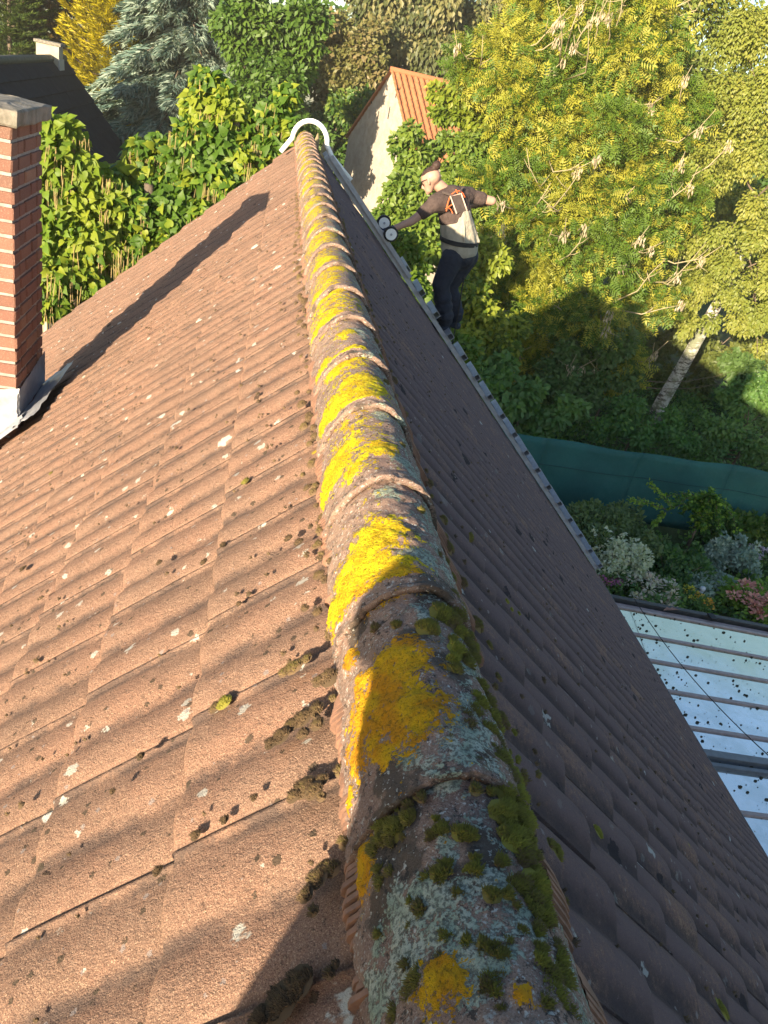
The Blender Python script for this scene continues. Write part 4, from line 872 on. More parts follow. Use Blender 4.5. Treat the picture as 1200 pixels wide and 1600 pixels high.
catalpa('tallest catalpa, lime topped, between the blue spruce and the white ladder hook', [(322, 130, 12.4, .22), (345, 138, 12.4, .2), (315, 170, 12.3, .28), (350, 180, 12.2, .3), (300, 215, 12.0, .28), (345, 230, 12.0, .36), (390, 230, 12.2, .34), (430, 175, 12.4, .22), (448, 152, 12.5, .18), (415, 200, 12.3, .28), (385, 265, 11.8, .3), (330, 285, 11.6, .34), (440, 210, 12.2, .22), (420, 235, 12.0, .2), (355, 300, 11.4, .22), (310, 330, 11.2, .2), (290, 260, 11.8, .3)], 3500, (-1.1, 12.2, GZ))

# blue spruce, golden and dark conifers
def conifer(name, label, base, top, r0, n_br, mat, spray, n_per, droop, power=.9, group=None, T=T_SPRAY, lean=0.0, hang=.5):
    base, top = np.array(base, float), np.array(top, float); H = top[2] - base[2]; root = thing(name, label, 'tree', tuple(base), group)
    m = MB(); m.tube([base - [0, 0, .2], (base + top) / 2, top], [r0 * .07, r0 * .045, .015], 8); m.build('trunk', M_BARK, root, True)
    C, A, N = [], [], []; br = MB()
    for i in range(n_br):
        t = (i + rng.random()) / n_br; t = t ** .85; z = base[2] + .04 * H + t * .95 * H; L = r0 * (1 - t) ** power * (.75 + .4 * rng.random()) + .12; a = i * 2.39996 + rng.random() * .5
        d = np.array([math.cos(a), math.sin(a), 0]); p0 = base + (top - base) * ((z - base[2]) / H); k = max(3, int(n_per * (.35 + L / r0)))
        s_ = np.sqrt(rng.random(k)) ; side = np.array([-d[1], d[0], 0]); off = (rng.random(k) - .5) * 2 * L * .32 * (1.15 - s_)
        P = p0 + d * (L * s_)[:, None] + side * off[:, None] + np.array([0, 0, 1.0]) * (-droop * L * s_ ** 1.6 + (lean * L * s_))[:, None] + (rng.random((k, 3)) - .5) * spray * .35
        C.append(P); A.append(d * .75 + side * (np.sign(off) * .55)[:, None] * rng.random((k, 1)) * 1.4 + np.array([0, 0, -hang]) + (rng.random((k, 3)) - .5) * .7); N.append(np.array([0, 0, 1.0]) + d * .3 + (rng.random((k, 3)) - .5) * .8)
        if i % 3 == 0: br.tube([p0, p0 + d * L * .5 - np.array([0, 0, droop * L * .3]), p0 + d * L * .9 - np.array([0, 0, droop * L * .85])], [r0 * .012, r0 * .008, .006], 5)
    br.build('branches', M_BARK, root, True); C, A, N = map(np.concatenate, (C, A, N)); n = len(C)
    tint = np.clip(.15 + .3 * vnoise(C, .9) + .5 * rng.random(n), 0, .98)
    obj('needles', leaf_mesh('needles', C, A, N, spray * (.6 + .8 * rng.random(n)), T, tint), mat, root)
    for p in root.children: p.matrix_parent_inverse = Matrix.Translation(-root.location)
def ground_at(px, py, y): q = np.array(at(px, py, y)); q[2] = GZ; return q
q = np.array(at(290, 100, 43)); conifer('blue_spruce', 'large silvery blue spruce with drooping sprays between the black roof and the ridge', (q[0], 43, GZ), (q[0] + .1, 43, 6.2), 6.3, 300, L_BLUE, .46, 330, .34, .75, hang=.3)
q = np.array(at(195, 60, 45)); conifer('golden_cypress', 'bright golden yellow cypress behind the cream chimney of the black roofed house', (q[0], 45, GZ), (q[0] + .3, 45, 6.8), 3.6, 240, L_GOLD, .32, 170, -.25, .45, lean=.3, hang=-.5)
q = np.array(at(262, 30, 50)); conifer('golden_cypress', 'smaller golden cypress peeping out behind the top of the blue spruce', (q[0], 50, GZ), (q[0], 50, 5.2), 2.8, 150, L_GOLD, .32, 150, -.25, .45, lean=.3, hang=-.5)
q = np.array(at(15, 60, 46)); conifer('green_cypress', 'dark green cypress at the far left behind the black roof', (q[0], 46, GZ), (q[0], 46, 5.2), 2.3, 220, L_DARKC, .26, 110, -.3, .4, hang=-.6)
q = np.array(at(62, 60, 48)); conifer('green_cypress', 'narrow dark cypress just left of the cream chimney', (q[0], 48, GZ), (q[0], 48, 6), 1.7, 180, L_DARKC, .26, 110, -.3, .4, hang=-.6)
q = np.array(at(100, 60, 48)); conifer('brown_cypress', 'brownish cypress directly behind the cream chimney', (q[0], 48, GZ), (q[0], 48, 5.2), 1.8, 180, L_BROWNC, .26, 110, -.3, .4, hang=-.6)

# broad-leaved trees of the background
def spot_clumps(L): return [(np.array(at(px, py, y)), np.array([r, r, r * fl])) for px, py, y, r, fl in L]
def bg(name, label, y, spots_, n, size, mat, T=T_LEAF, tr=.2, group='trees of the wood behind the garden', droop=.35, jit=.7, up=.6, bark=None, limbs=12, sub=7, bias=.4):
    big = spot_clumps([(px, py, y + dy, r, .85) for px, py, dy, r in spots_]); cl = []
    for c, r in big:
        for _ in range(sub):
            d = norm(rng.normal(size=3)); cl.append((c + d * r * (.35 + .5 * rng.random()), r * (.35 + .25 * rng.random())))
    cen = np.mean([c[0] for c in big], 0); topz = max(c[0][2] for c in big); base = (cen[0], cen[1] + .3, GZ)
    return tree(name, label, 'tree', base, (cen[0], cen[1] + .2, cen[2] + .35 * (topz - cen[2])), cl, n, T, size, mat, bark or M_BARK, tr, group, droop, up, bias, limbs, .5, jit)
bg('hornbeam', 'bright green leafy tree right of the blue spruce, behind the lime topped catalpa', 36, [(400, 20, 0, 1.20), (440, 60, 0, 1.42), (390, 90, 0, 1.20), (440, 120, 0, 1.31), (465, 30, 0, 1.20), (400, 150, 0, 1.20), (440, 190, 0, 1.20), (380, 40, 0, 1.09), (455, 230, 0, 1.09)], 19000, 0.26, L_MID, tr=.22)
bg('reddish_tree', 'thin reddish tinged tree in the middle of the wood, left of the orange roofed house', 50, [(515, 40, 0, 1.50), (530, 90, 0, 1.62), (560, 60, 0, 1.50), (505, 120, 0, 1.50), (545, 140, 0, 1.62), (520, 180, 0, 1.50), (575, 110, 0, 1.38), (490, 80, 0, 1.50)], 12000, 0.3, leaf_material('rusty_leaf', (.07, .09, .022), (.13, .13, .035), (.22, .16, .075), .3), tr=.18)
bg('willow', 'tall grey green willow at the top centre of the picture', 54, [(560, -20, 0, 2.25), (620, -10, 0, 2.48), (650, 40, 0, 2.36), (600, 60, 0, 2.25), (680, 80, 0, 2.25), (640, 100, 0, 2.02), (700, 20, 0, 2.25), (580, 110, 0, 1.80), (660, 130, 0, 1.57), (740, 60, 0, 2.25)], 26000, 0.34, L_GREY, T_LEAF, .3, droop=1.1, jit=.5)
bg('willow', 'grey green willow right of the orange roof, behind the great ash', 56, [(780, -10, 0, 2.46), (740, 40, 0, 2.24), (790, 60, 0, 2.35), (820, 10, 0, 2.35), (760, 110, 0, 2.24), (720, 110, 0, 1.68), (820, 110, 0, 2.24)], 20000, 0.34, L_GREY, T_LEAF, .3, droop=1.0, jit=.5)
bg('maple', 'dark green tree left of the white gable, above the far end of the ridge', 47, [(545, 175, 0, 1.44), (510, 215, 0, 1.44), (555, 215, 0, 1.18), (480, 250, 0, 1.44), (525, 255, 0, 1.31), (530, 300, 0, 1.44), (500, 290, 0, 1.44), (470, 215, 0, 1.31)], 13000, 0.3, L_MID, tr=.18)

# bushes in front of the orange roofed house
bg('hazel', 'leafy green bush hiding the lower right of the white gable, behind the worker', 24, [(640, 225, 0, .5), (640, 262, 0, .42), (660, 250, 0, .6), (700, 235, .5, .6), (640, 300, -.8, .75), (615, 330, -.8, .55), (680, 300, -.6, .7), (570, 360, -1, .5), (620, 360, -1.2, .8), (720, 270, .3, .7), (745, 230, .6, .6), (660, 350, -1.2, .8), (640, 400, -1.6, .8), (690, 390, -1.6, .8), (720, 330, -.8, .8)], 17000, .17, L_MID, T_BIG, .10, 'bushes behind the far gable', limbs=10)
bg('elder', 'upright bush climbing in front of the orange tiles, left of the great ash', 27, [(750, 120, 0, .9), (730, 160, 0, .8), (770, 160, 0, 1.0), (745, 205, -.4, .75), (700, 175, .2, .55), (790, 210, -.2, 1.0), (770, 250, -.5, .9), (800, 130, .3, 1.0), (690, 150, .2, .4)], 11000, .2, L_ASH, T_LEAF, .12, 'bushes behind the far gable')
bg('hedge_bush', 'sunlit bush at the foot of the far gable, left of the worker', 17, [(585, 375, 0, .4), (570, 360, .2, .3), (610, 390, -.2, .5), (640, 430, -.4, .55), (600, 440, -.2, .5), (660, 470, -.6, .5), (690, 520, -.8, .5), (640, 490, -.4, .5), (720, 555, -1, .45), (680, 560, -.8, .45)], 9000, .15, leaf_material('hedge_leaf', (.07, .13, .012), (.12, .18, .015), (.20, .24, .02), .36), T_BIG, .08, 'bushes behind the far gable', limbs=9)

# the great ash: pinnate leaves, bare yellowish twigs, pale bunches of keys
ash_spots = [(780, 90, 2, 1.3), (850, 40, 2.5, 1.4), (920, 20, 2.5, 1.4), (990, 10, 3, 1.3), (800, 180, 1, 1.3), (870, 130, 1.2, 1.4), (940, 110, 1.3, 1.4), (1010, 110, 2, 1.3), (790, 280, 0, 1.2), (850, 230, 0, 1.3), (920, 210, 0, 1.3), (990, 210, .6, 1.3), (1060, 190, 1.5, 1.2), (830, 330, -.6, 1.2), (900, 310, -.8, 1.2), (970, 310, -.4, 1.2), (1040, 300, .4, 1.2), (790, 370, -.6, 1.0), (850, 420, -1.2, 1.1), (920, 400, -1.5, 1.1), (1000, 390, -.8, 1.0), (800, 460, -1.0, 1.0), (870, 500, -1.6, 1.1), (940, 480, -1.9, 1.1), (770, 420, -.5, .9), (830, 560, -1.6, 1.0), (900, 580, -1.9, 1.0), (970, 560, -1.6, 1.0), (760, 510, -.8, .8), (1010, 470, -1, .9), (870, -40, 3, 1.4), (960, -50, 3, 1.4)]
ash = bg('ash_tree', 'great golden green ash with bare twigs and pale bunches of keys, behind the screen fence', 23.5, ash_spots, 27000, .34, L_ASH, T_PIN, .17, None, .25, .75, .55, M_ASHBARK, 22, 6, .38)
m = MB(); km = MB(); kc = []
for _ in range(60):
    px, py, dy, r = ash_spots[int(rng.integers(len(ash_spots)))]; c = np.array(at(px, py, 23.5 + dy)); d = norm(np.array([rng.normal() * .9, -.75 - rng.random() * .4, rng.normal() * .8])); p0 = c + d * r * .35; L = .5 + .8 * rng.random()
    dd = norm(d + [rng.normal() * .5, 0, .5 + rng.random() * .4]); p1 = p0 + d * r * .75; p2 = p1 + dd * L * .6; p3 = p2 + norm(dd + [rng.normal() * .5, rng.normal() * .3, .6]) * L * .5
    m.tube([p0, p1, p2, p3], [.022, .018, .013, .006], 5)
    for k in range(2):
        s0 = p1 + (p2 - p1) * rng.random(); e = s0 + norm(dd + rng.normal(size=3) * .7) * L * .4; m.tube([s0, (s0 + e) / 2 + [0, 0, -.03], e], [.013, .010, .005], 4)
    if rng.random() < .6: kc.append(p2 + [0, -.05, -.05]); 
    if rng.random() < .15: kc.append(p3)
o = m.build('bare_twigs', M_ASHBARK, ash, True, 'stuff'); o.matrix_parent_inverse = Matrix.Translation(-ash.location)
C = np.concatenate([c + (rng.random((26, 3)) - .5) * [.20, .20, .26] for c in kc]); n = len(C)
o = obj('seed_keys', leaf_mesh('seed_keys', C, np.array([0, 0, -1.0]) + (rng.random((n, 3)) - .5) * .6, rng.normal(size=(n, 3)),   .10 + .07 * rng.random(n), (np.array([[0, 0, 0], [-.14, .5, 0], [.14, .5, 0], [0, 1, 0]]), np.array([[0, 2, 3], [0, 3, 1]])), rng.random(n) * .98), L_KEY, ash, 'stuff'); o.matrix_parent_inverse = Matrix.Translation(-ash.location)

# leaning birch with its white trunk
birch_pts = [np.array(at(px, py, y)) for px, py, y in ((1018, 660, 24.0), (1030, 635, 24.0), (1068, 570, 24.1), (1105, 503, 24.2), (1140, 440, 24.4), (1168, 395, 24.6), (1195, 340, 25), (1215, 280, 25.4), (1225, 150, 26))]
birch_pts[0][2] = GZ - .1
cl = []
for px, py, y, r in [(1080, 440, 23.4, .8), (1130, 430, 23.2, .9), (1180, 450, 23.2, .9), (1080, 490, 23.4, .65), (1140, 490, 23.2, .8), (1190, 510, 23.2, .8), (1110, 380, 23.6, .8), (1170, 350, 23.6, 1.0), (1060, 400, 23.8, .5), (1100, 250, 25.5, 1.2), (1160, 250, 25.5, 1.3), (1120, 160, 26, 1.2), (1180, 150, 26, 1.3), (1140, 60, 26.5, 1.1), (1195, 60, 26.5, 1.0), (1080, 170, 26.5, .9), (1230, 400, 23.5, 1.0), (1230, 250, 25, 1.2), (1180, 560, 23.4, .6)]:
    c = np.array(at(px, py, y))
    for _ in range(6): d = norm(rng.normal(size=3)); cl.append((c + d * r * (.3 + .5 * rng.random()), np.array([.4, .4, .5]) * r))
bir = thing('birch', 'leaning birch with a white trunk and fine golden leaves at the right edge', 'tree', tuple(birch_pts[1] * [1, 1, 0] + np.array([0, 0, GZ])))
m = MB(); m.tube(birch_pts, [.25, .23, .21, .19, .17, .15, .13, .11, .05], 12); o = m.build('trunk', M_BIRCH, bir, True)
m = MB()
for i in rng.permutation(len(cl))[:16]:
    c = cl[i][0]; a = birch_pts[int(rng.integers(4, 9))]; m.tube(curve3(a, c, (0, 0, .25), 6), np.linspace(.045, .008, 6), 5)
m.build('branches', M_BARK, bir, True)
C, A, N, tint = scatter(cl, 44000, .45, .9, .5, .6); obj('crown', leaf_mesh('crown', C, A, N, .085 + .05 * rng.random(len(C)), T_LEAF, tint), L_BIR, bir)
for p in bir.children: p.matrix_parent_inverse = Matrix.Translation(-bir.location)

# shaded undergrowth behind the fence
def shrub(label, y, spots_, n, size, mat, T=T_BIG, name='shrub', group='shrubs behind the screen fence', sub=6): return bg(name, label, y, spots_, n, size, mat, T, .05, group, .4, .7, .7, None, 8, sub)
shrub('dark laurel with large leaves just right of the ladder, behind the fence', 18.2, [(760, 610, 0, .5), (790, 640, 0, .5), (740, 590, .3, .5), (820, 620, .2, .5), (850, 650, .2, .5), (780, 580, .6, .5), (830, 670, 0, .4), (890, 640, .4, .5)], 4200, .17, L_SHR)
shrub('light green shrub behind the fence below the foot of the birch trunk', 18.6, [(960, 660, 0, .5), (1000, 680, -.2, .45), (1040, 680, -.2, .5), (990, 640, .3, .45), (930, 670, 0, .45), (1070, 690, -.2, .45), (1055, 655, .4, .4)], 3800, .12, leaf_material('fresh_leaf', (.05, .12, .025), (.085, .18, .03), (.13, .22, .035), .35))
shrub('fine leaved shrub behind the fence at the right edge of the picture', 18.6, [(1120, 660, .2, .6), (1170, 690, 0, .6), (1200, 650, .4, .7), (1150, 620, .8, .6), (1200, 610, .8, .6), (1110, 700, -.2, .4), (1230, 690, 0, .6)], 4600, .13, L_SHR, T_LEAF)
shrub('dark mass of low foliage in the deep shade between laurel and birch', 20.5, [(880, 590, 0, .7), (930, 610, 0, .7), (970, 590, .3, .6), (900, 550, .5, .7), (960, 540, .6, .7), (850, 600, .2, .6), (1160, 590, 1.4, .8)], 9000, .16, leaf_material('deep_green_leaf', (.045, .09, .025), (.07, .125, .03), (.10, .16, .04), .32), T_LEAF)
shrub('leafy bushes filling the gap under the worker at the foot of the far gable', 19.5, [(700, 470, .5, .7), (750, 480, .3, .7), (730, 530, 0, .6), (770, 540, .2, .6), (800, 520, .8, .7), (720, 430, 1, .7), (760, 400, 1.2, .7)], 8000, .15, leaf_material('yellow_green_leaf', (.08, .13, .015), (.14, .19, .02), (.22, .25, .025), .36), T_BIG)

shrub('tall shaded bushes standing behind the white birch trunk', 27.5, [(1000, 540, 0, .9), (1060, 520, 0, 1.0), (1110, 560, 0, 1.0), (1160, 540, 0, 1.0), (1210, 560, 0, 1.0), (1080, 620, 0, .9), (1150, 620, 0, .9), (1210, 630, 0, .9), (1180, 480, .5, 1.0), (1230, 500, .5, 1.0), (1040, 590, 0, .8), (1000, 600, 0, .8)], 15000, .2, leaf_material('shade_leaf', (.05, .075, .016), (.085, .11, .022), (.14, .15, .03), .3), T_LEAF)
bg('poplar', 'tall fine leaved tree filling the top right corner behind ash and birch', 34, [(1010, 40, 0, 1.4), (1070, 20, 0, 1.4), (1130, 40, 0, 1.4), (1190, 60, 0, 1.4), (1040, 110, 0, 1.4), (1100, 120, 0, 1.5), (1170, 140, 0, 1.5), (1060, 200, 0, 1.5), (1130, 220, 0, 1.5), (1200, 220, 0, 1.5), (1080, 300, 0, 1.5), (1150, 310, 0, 1.5), (1220, 310, 0, 1.5), (1040, 380, 0, 1.4), (1100, 400, 0, 1.5), (1180, 400, 0, 1.5), (1080, -40, 0, 1.3), (960, -30, 0, 1.3), (1150, -30, 0, 1.2), (1250, 120, 0, 1.4), (1240, 0, 0, 1.2)], 30000, .2, L_BIR, T_LEAF, .2)
gc = []
for _ in range(520): x = 4.5 + 13.5 * rng.random(); y = 16.6 + 11 * rng.random(); gc.append((np.array([x, y, GZ + .12 + .25 * rng.random()]), np.array([.45, .45, .25]) * (.6 + .7 * rng.random())))
for _ in range(420): x = 5.6 + 8.6 * rng.random(); y = 9.6 + 6.2 * rng.random(); gc.append((np.array([x, y, GZ + .06 + .14 * rng.random()]), np.array([.26, .26, .2]) * (.5 + .7 * rng.random())))
C, A, N, tint = scatter(gc, 34000, .5, -.4, .8); C[:, 2] = np.maximum(C[:, 2], GZ + .02)
o = obj('ground_cover', leaf_mesh('ground_cover', C, A, N, .09 + .07 * rng.random(len(C)), T_LEAF, tint), L_SHR); tag(o, 'low ivy and weeds covering the soil under the trees and in the bed', 'ground cover', kind='stuff')
# one far dark belt of woodland behind everything
cl = []
for _ in range(170):
    x = -48 + 130 * rng.random(); cl.append((np.array([x, 62 + 10 * rng.random() + .05 * abs(x), GZ + 1 + 9.5 * rng.random() + max(0, (16 - abs(x - 12)) * .28)]), np.array([2.6, 2.2, 2.4]) * (.8 + .6 * rng.random())))
C, A, N, tint = scatter(cl, 42000, .4, .4, .6)
o = obj('far_woodland', leaf_mesh('far_woodland', C, A, N, .5 + .35 * rng.random(len(C)), T_LEAF, tint), L_MID); tag(o, 'far belt of woodland closing the view behind all the trees', 'woodland', kind='stuff')

# ---------------------------------------------------------------- the two neighbouring houses
def frame_house(A, rd, wd, rows): return lambda a, b_, c: np.array(A) + np.array(rd) * a + np.array(wd) * b_ + np.array([0, 0, c])
M_WHITEBRICK = plain('whitewashed_brick', (.40, .355, .29), (.31, .265, .21), 3, .9, .4, .01, 14)
def tile_red():
    t = NT('orange_pantile'); p = t.pos(); r = t.n('ShaderNodeObjectInfo').outputs['Random']; c = t.mix(r, (.31, .125, .055), (.26, .10, .045)); c = t.mix(t.math('MULTIPLY', t.step(t.noise(p, 4, 5), .5, .7), .5), c, (.25, .12, .06)); return t.fin(c, .8, t.bump(t.noise(p, 18, 4), .4, .01), .25)
M_ORTILE = tile_red()
ph = R_(18); Ap = np.array([4.249, 39.74, 1.053]); G = frame_house(Ap, (math.cos(ph), math.sin(ph), 0), (math.sin(ph), -math.cos(ph), 0), 0)
oh = thing('farmhouse', 'old farmhouse with a whitewashed brick gable and orange pantile roof', 'house', tuple(G(4, 0, GZ - Ap[2])))
HW, RISE, LEN = 3.7, 3.1, 9.0; zb = GZ - Ap[2]; wl_ = lambda b_: -.10 - (RISE) * abs(b_) / HW
m = MB(); P = [G(0, -HW, zb), G(0, HW, zb), G(0, HW, wl_(HW)), G(0, 0, -.1), G(0, -HW, wl_(HW))]; Q = [G(.3, -HW, zb), G(.3, HW, zb), G(.3, HW, wl_(HW)), G(.3, 0, -.1), G(.3, -HW, wl_(HW))]
m.add(P + Q, [(4, 3, 2, 1, 0), (5, 6, 7, 8, 9)] + [(k, (k + 1) % 5, (k + 1) % 5 + 5, k + 5) for k in range(5)]); m.build('gable_wall', M_WHITEBRICK, oh)
for b_ in (-HW + .15, HW - .15): m = MB(); m.hexa([G(.31, b_ - .14, zb), G(LEN, b_ - .14, zb), G(LEN, b_ + .14, zb), G(.31, b_ + .14, zb), G(.31, b_ - .14, wl_(HW) - .05), G(LEN, b_ - .14, wl_(HW) - .05), G(LEN, b_ + .14, wl_(HW) - .05), G(.31, b_ + .14, wl_(HW) - .05)]); m.build('side_wall', M_WHITEBRICK, oh)
m = MB()                                                         # courses of the gable: thin proud brick rows
zz_ = zb + 3.4
row = 0
while zz_ < -.3:
    hwv = min(HW - .02, (-.1 - zz_) / RISE * HW - .05)
    x = -hwv + (.17 if row % 2 else 0)
    while x < hwv - .05:
        L = min(.30, hwv - x); g = .012 + .010 * rng.random(); m.hexa([G(-g, x, zz_), G(.0, x, zz_), G(.0, x + L, zz_), G(-g, x + L, zz_), G(-g, x, zz_ + .10), G(.0, x, zz_ + .10), G(.0, x + L, zz_ + .10), G(-g, x + L, zz_ + .10)]); x += .325
    zz_ += .125; row += 1
m.build('brick_courses', M_WHITEBRICK, oh, kind='stuff')
pt = MB(); n = 9; V = []; tw, tl = .30, .36                       # pantiles of the visible slope, one by one
sl_len = math.hypot(HW, RISE); ux, uz = HW / sl_len, -RISE / sl_len
def pan_mesh(sgn):
    V = []; F = []
    for s_ in (0, tl + .05):
        for k in range(n): y = tw * k / (n - 1); h = .045 * math.sin(2 * math.pi * k / (n - 1)) + .03 * s_ / tl; V.append(G(y, sgn * (s_ * ux + h * -uz), s_ * uz + h * ux) - Ap)
    for k in range(n): V.append(V[n + k] - np.array([0, 0, .035]))
    for r in range(2):
        for k in range(n - 1): q = (r * n + k, r * n + k + 1, (r + 1) * n + k + 1, (r + 1) * n + k); F.append(q if sgn < 0 else q[::-1])
    me = mesh_np('pantile', V, F, smooth=True); me.materials.append(M_ORTILE); return me
pm = pan_mesh(1); cnt = 0; restV, restF, nv = [], [], 0
PV = np.array([v.co for v in pm.vertices]); PF = [tuple(p.vertices) for p in pm.polygons]; restm = MB()
for r in range(13):
    for c in range(29):
        loc = G(-.1 + c * tw, ux * r * tl, uz * r * tl + .0); loc = loc + np.array([0, 0, .02])
        if cnt < 299 and c < 24: o = bpy.data.objects.new('pantile', pm); col.objects.link(o); o.parent = oh; o.location = loc; o.matrix_parent_inverse = Matrix.Translation(-oh.location); cnt += 1
        else: restm.add([v + loc for v in PV], PF)
restm.build('remaining_pantiles', M_ORTILE, oh, True, 'stuff')
m = MB(); m.hexa([G(-.12, 0, -.09), G(LEN + .1, 0, -.09), G(LEN + .1, -ux * (sl_len + .15), uz * (sl_len + .15) - .09), G(-.12, -ux * (sl_len + .15), uz * (sl_len + .15) - .09), G(-.12, 0, .04), G(LEN + .1, 0, .04), G(LEN + .1, -ux * (sl_len + .15), uz * (sl_len + .15) + .04), G(-.12, -ux * (sl_len + .15), uz * (sl_len + .15) + .04)]); m.build('roof_slab', M_ORTILE, oh)
m = MB(); m.tube([G(-.12, 0, .03), G(LEN, 0, .03)], .12, 10); m.build('ridge_cap', M_ORTILE, oh, True)
M_PANE = plain('window_glass', (.16, .20, .24), (.12, .15, .18), 2, .12, 0, spec=.8)
wf = obj('window', None, None, oh)                               # small white skylight window in the lower slope
def Sl(a, s_, h): return G(a, ux * s_ - uz * h, uz * s_ + ux * h)
for a0, a1, s0, s1 in ((3.05, 3.85, 3.25, 3.32), (3.05, 3.85, 4.15, 4.22), (3.05, 3.13, 3.32, 4.15), (3.77, 3.85, 3.32, 4.15)):
    MB().hexa([Sl(a0, s0, .05), Sl(a1, s0, .05), Sl(a1, s1, .05), Sl(a0, s1, .05), Sl(a0, s0, .2), Sl(a1, s0, .2), Sl(a1, s1, .2), Sl(a0, s1, .2)]).build('frame', M_WHITE, wf)
MB().hexa([Sl(3.12, 3.31, .1), Sl(3.78, 3.31, .1), Sl(3.78, 4.16, .1), Sl(3.12, 4.16, .1), Sl(3.12, 3.31, .16), Sl(3.78, 3.31, .16), Sl(3.78, 4.16, .16), Sl(3.12, 4.16, .16)]).build('pane', M_PANE, wf)
m = MB()                                                         # iron wall ties on the gable
for b_, c_ in ((-.6, -2.2), (.5, -1.9), (-1.6, -1.5), (.9, -1.0)): m = MB(); m.hexa([G(-.045, b_, c_), G(-.02, b_, c_), G(-.02, b_ + .04, c_), G(-.045, b_ + .04, c_), G(-.045, b_, c_ + .5), G(-.02, b_, c_ + .5), G(-.02, b_ + .04, c_ + .5), G(-.045, b_ + .04, c_ + .5)]); m.build('wall_tie', M_BLACK, oh)

for p in oh.children:
    if p.name.startswith('pantile') is False: p.matrix_parent_inverse = Matrix.Translation(-oh.location)

P0 = np.array([-8.742, 28.591, -1.2]); P1 = np.array([-8.969, 37.494, -1.2]); rdv = norm(P1 - P0); nd = np.array([rdv[1], -rdv[0], 0]); B = lambda a, s_, h=0: P1 - rdv * a + nd * (s_ * math.cos(R_(50)) + h * math.sin(R_(50))) + np.array([0, 0, -s_ * math.sin(R_(50)) + h * math.cos(R_(50))])
bh = thing('bungalow', 'house with a black tiled roof and a cream chimney beyond the brick chimney', 'house', tuple((P0 + P1) / 2 * [1, 1, 0] + np.array([0, 0, GZ])))
t = NT('black_roof_tile'); p = t.pos(); M_BLK = t.fin(t.mix(t.step(t.noise(p, 3, 5), .4, .7), (.014, .015, .019), (.022, .023, .028)), .85, t.bump(t.noise(p, 12, 4), .3, .01), .15)
bt_me = MB().hexa([tuple(v) for v in [B(0, 0, 0) - P1, B(1.18, 0, 0) - P1, B(1.18, .62, .05) - P1, B(0, .62, .05) - P1, B(0, 0, .03) - P1, B(1.18, 0, .03) - P1, B(1.18, .62, .09) - P1, B(0, .62, .09) - P1]]).mesh('roof_tile'); bt_me.materials.append(M_BLK)
for r in range(8):
    for c in range(13):
        if (r + c) >= 0: o = bpy.data.objects.new('roof_tile', bt_me); col.objects.link(o); o.parent = bh; o.location = B(1.2 * c, .56 * r, .01 + .006 * rng.random()); o.matrix_parent_inverse = Matrix.Translation(-bh.location)
m = MB(); m.hexa([B(.05, 0, -.12), B(15.5, 0, -.12), B(15.5, 4.5, -.12), B(.05, 4.5, -.12), B(.05, 0, -.01), B(15.5, 0, -.01), B(15.5, 4.5, -.01), B(.05, 4.5, -.01)]); m.build('roof_deck', M_BLK, bh)
B2 = lambda a, s_, h=0: P1 - rdv * a - nd * (s_ * math.cos(R_(50)) + h * math.sin(R_(50))) + np.array([0, 0, -s_ * math.sin(R_(50)) + h * math.cos(R_(50))])
m = MB(); m.hexa([B2(.05, 0, -.12), B2(15.5, 0, -.12), B2(15.5, 4.5, -.12), B2(.05, 4.5, -.12), B2(.05, 0, .04), B2(15.5, 0, .04), B2(15.5, 4.5, .04), B2(.05, 4.5, .04)]); m.build('rear_slope', M_BLK, bh)
m = MB(); m.tube([P1 + np.array([0, 0, .05]), P1 - rdv * 15.5 + np.array([0, 0, .05])], .14, 8); m.build('ridge_cap', plain('mossy_ridge_cap', (.10, .10, .07), (.06, .06, .045), 6), bh, True)
hwb = 4.3 * math.cos(R_(50)); zt = P1[2] - 4.3 * math.sin(R_(50)); ctr = lambda a, b_, z: np.array([*(P1 - rdv * a + nd * b_)[:2], z]); M_CREAM = plain('cream_render', (.40, .36, .28), (.33, .29, .22), 3, .9, .2, .01)
for a in (.2, 15.2): m = MB(); P = [ctr(a, -hwb, GZ), ctr(a, hwb, GZ), ctr(a, hwb, zt), ctr(a, 0, P1[2] - .15), ctr(a, -hwb, zt)]; Q = [v - rdv * .2 for v in P]; m.add(P + Q, [(0, 1, 2, 3, 4), (9, 8, 7, 6, 5)] + [(k + 5, (k + 1) % 5 + 5, (k + 1) % 5, k) for k in range(5)]); m.build('gable_wall', M_CREAM, bh)
for b_ in (-hwb + .2, hwb - .2): m = MB(); m.hexa([ctr(15.1, b_ - .1, GZ), ctr(.3, b_ - .1, GZ), ctr(.3, b_ + .1, GZ), ctr(15.1, b_ + .1, GZ), ctr(15.1, b_ - .1, zt + .02), ctr(.3, b_ - .1, zt + .02), ctr(.3, b_ + .1, zt + .02), ctr(15.1, b_ + .1, zt + .02)]); m.build('side_wall', M_CREAM, bh)
ck = obj('chimney', None, None, bh); c0 = P1 - rdv * 2.0; Cc = lambda a, b_, z: c0 + rdv * a + nd * b_ + np.array([0, 0, z])
m = MB(); m.hexa([Cc(-.35, -.5, -.8), Cc(-.35, .30, -.8), Cc(.35, .30, -.8), Cc(.35, -.5, -.8), Cc(-.35, -.5, .50), Cc(-.35, .30, .50), Cc(.35, .30, .50), Cc(.35, -.5, .50)]); m.build('stack', M_CREAM, ck)
m = MB(); m.hexa([Cc(-.42, -.57, .503), Cc(-.42, .37, .503), Cc(.42, .37, .503), Cc(.42, -.57, .503), Cc(-.42, -.57, .60), Cc(-.42, .37, .60), Cc(.42, .37, .60), Cc(.42, -.57, .60)]); m.build('cap', M_CAP, ck)
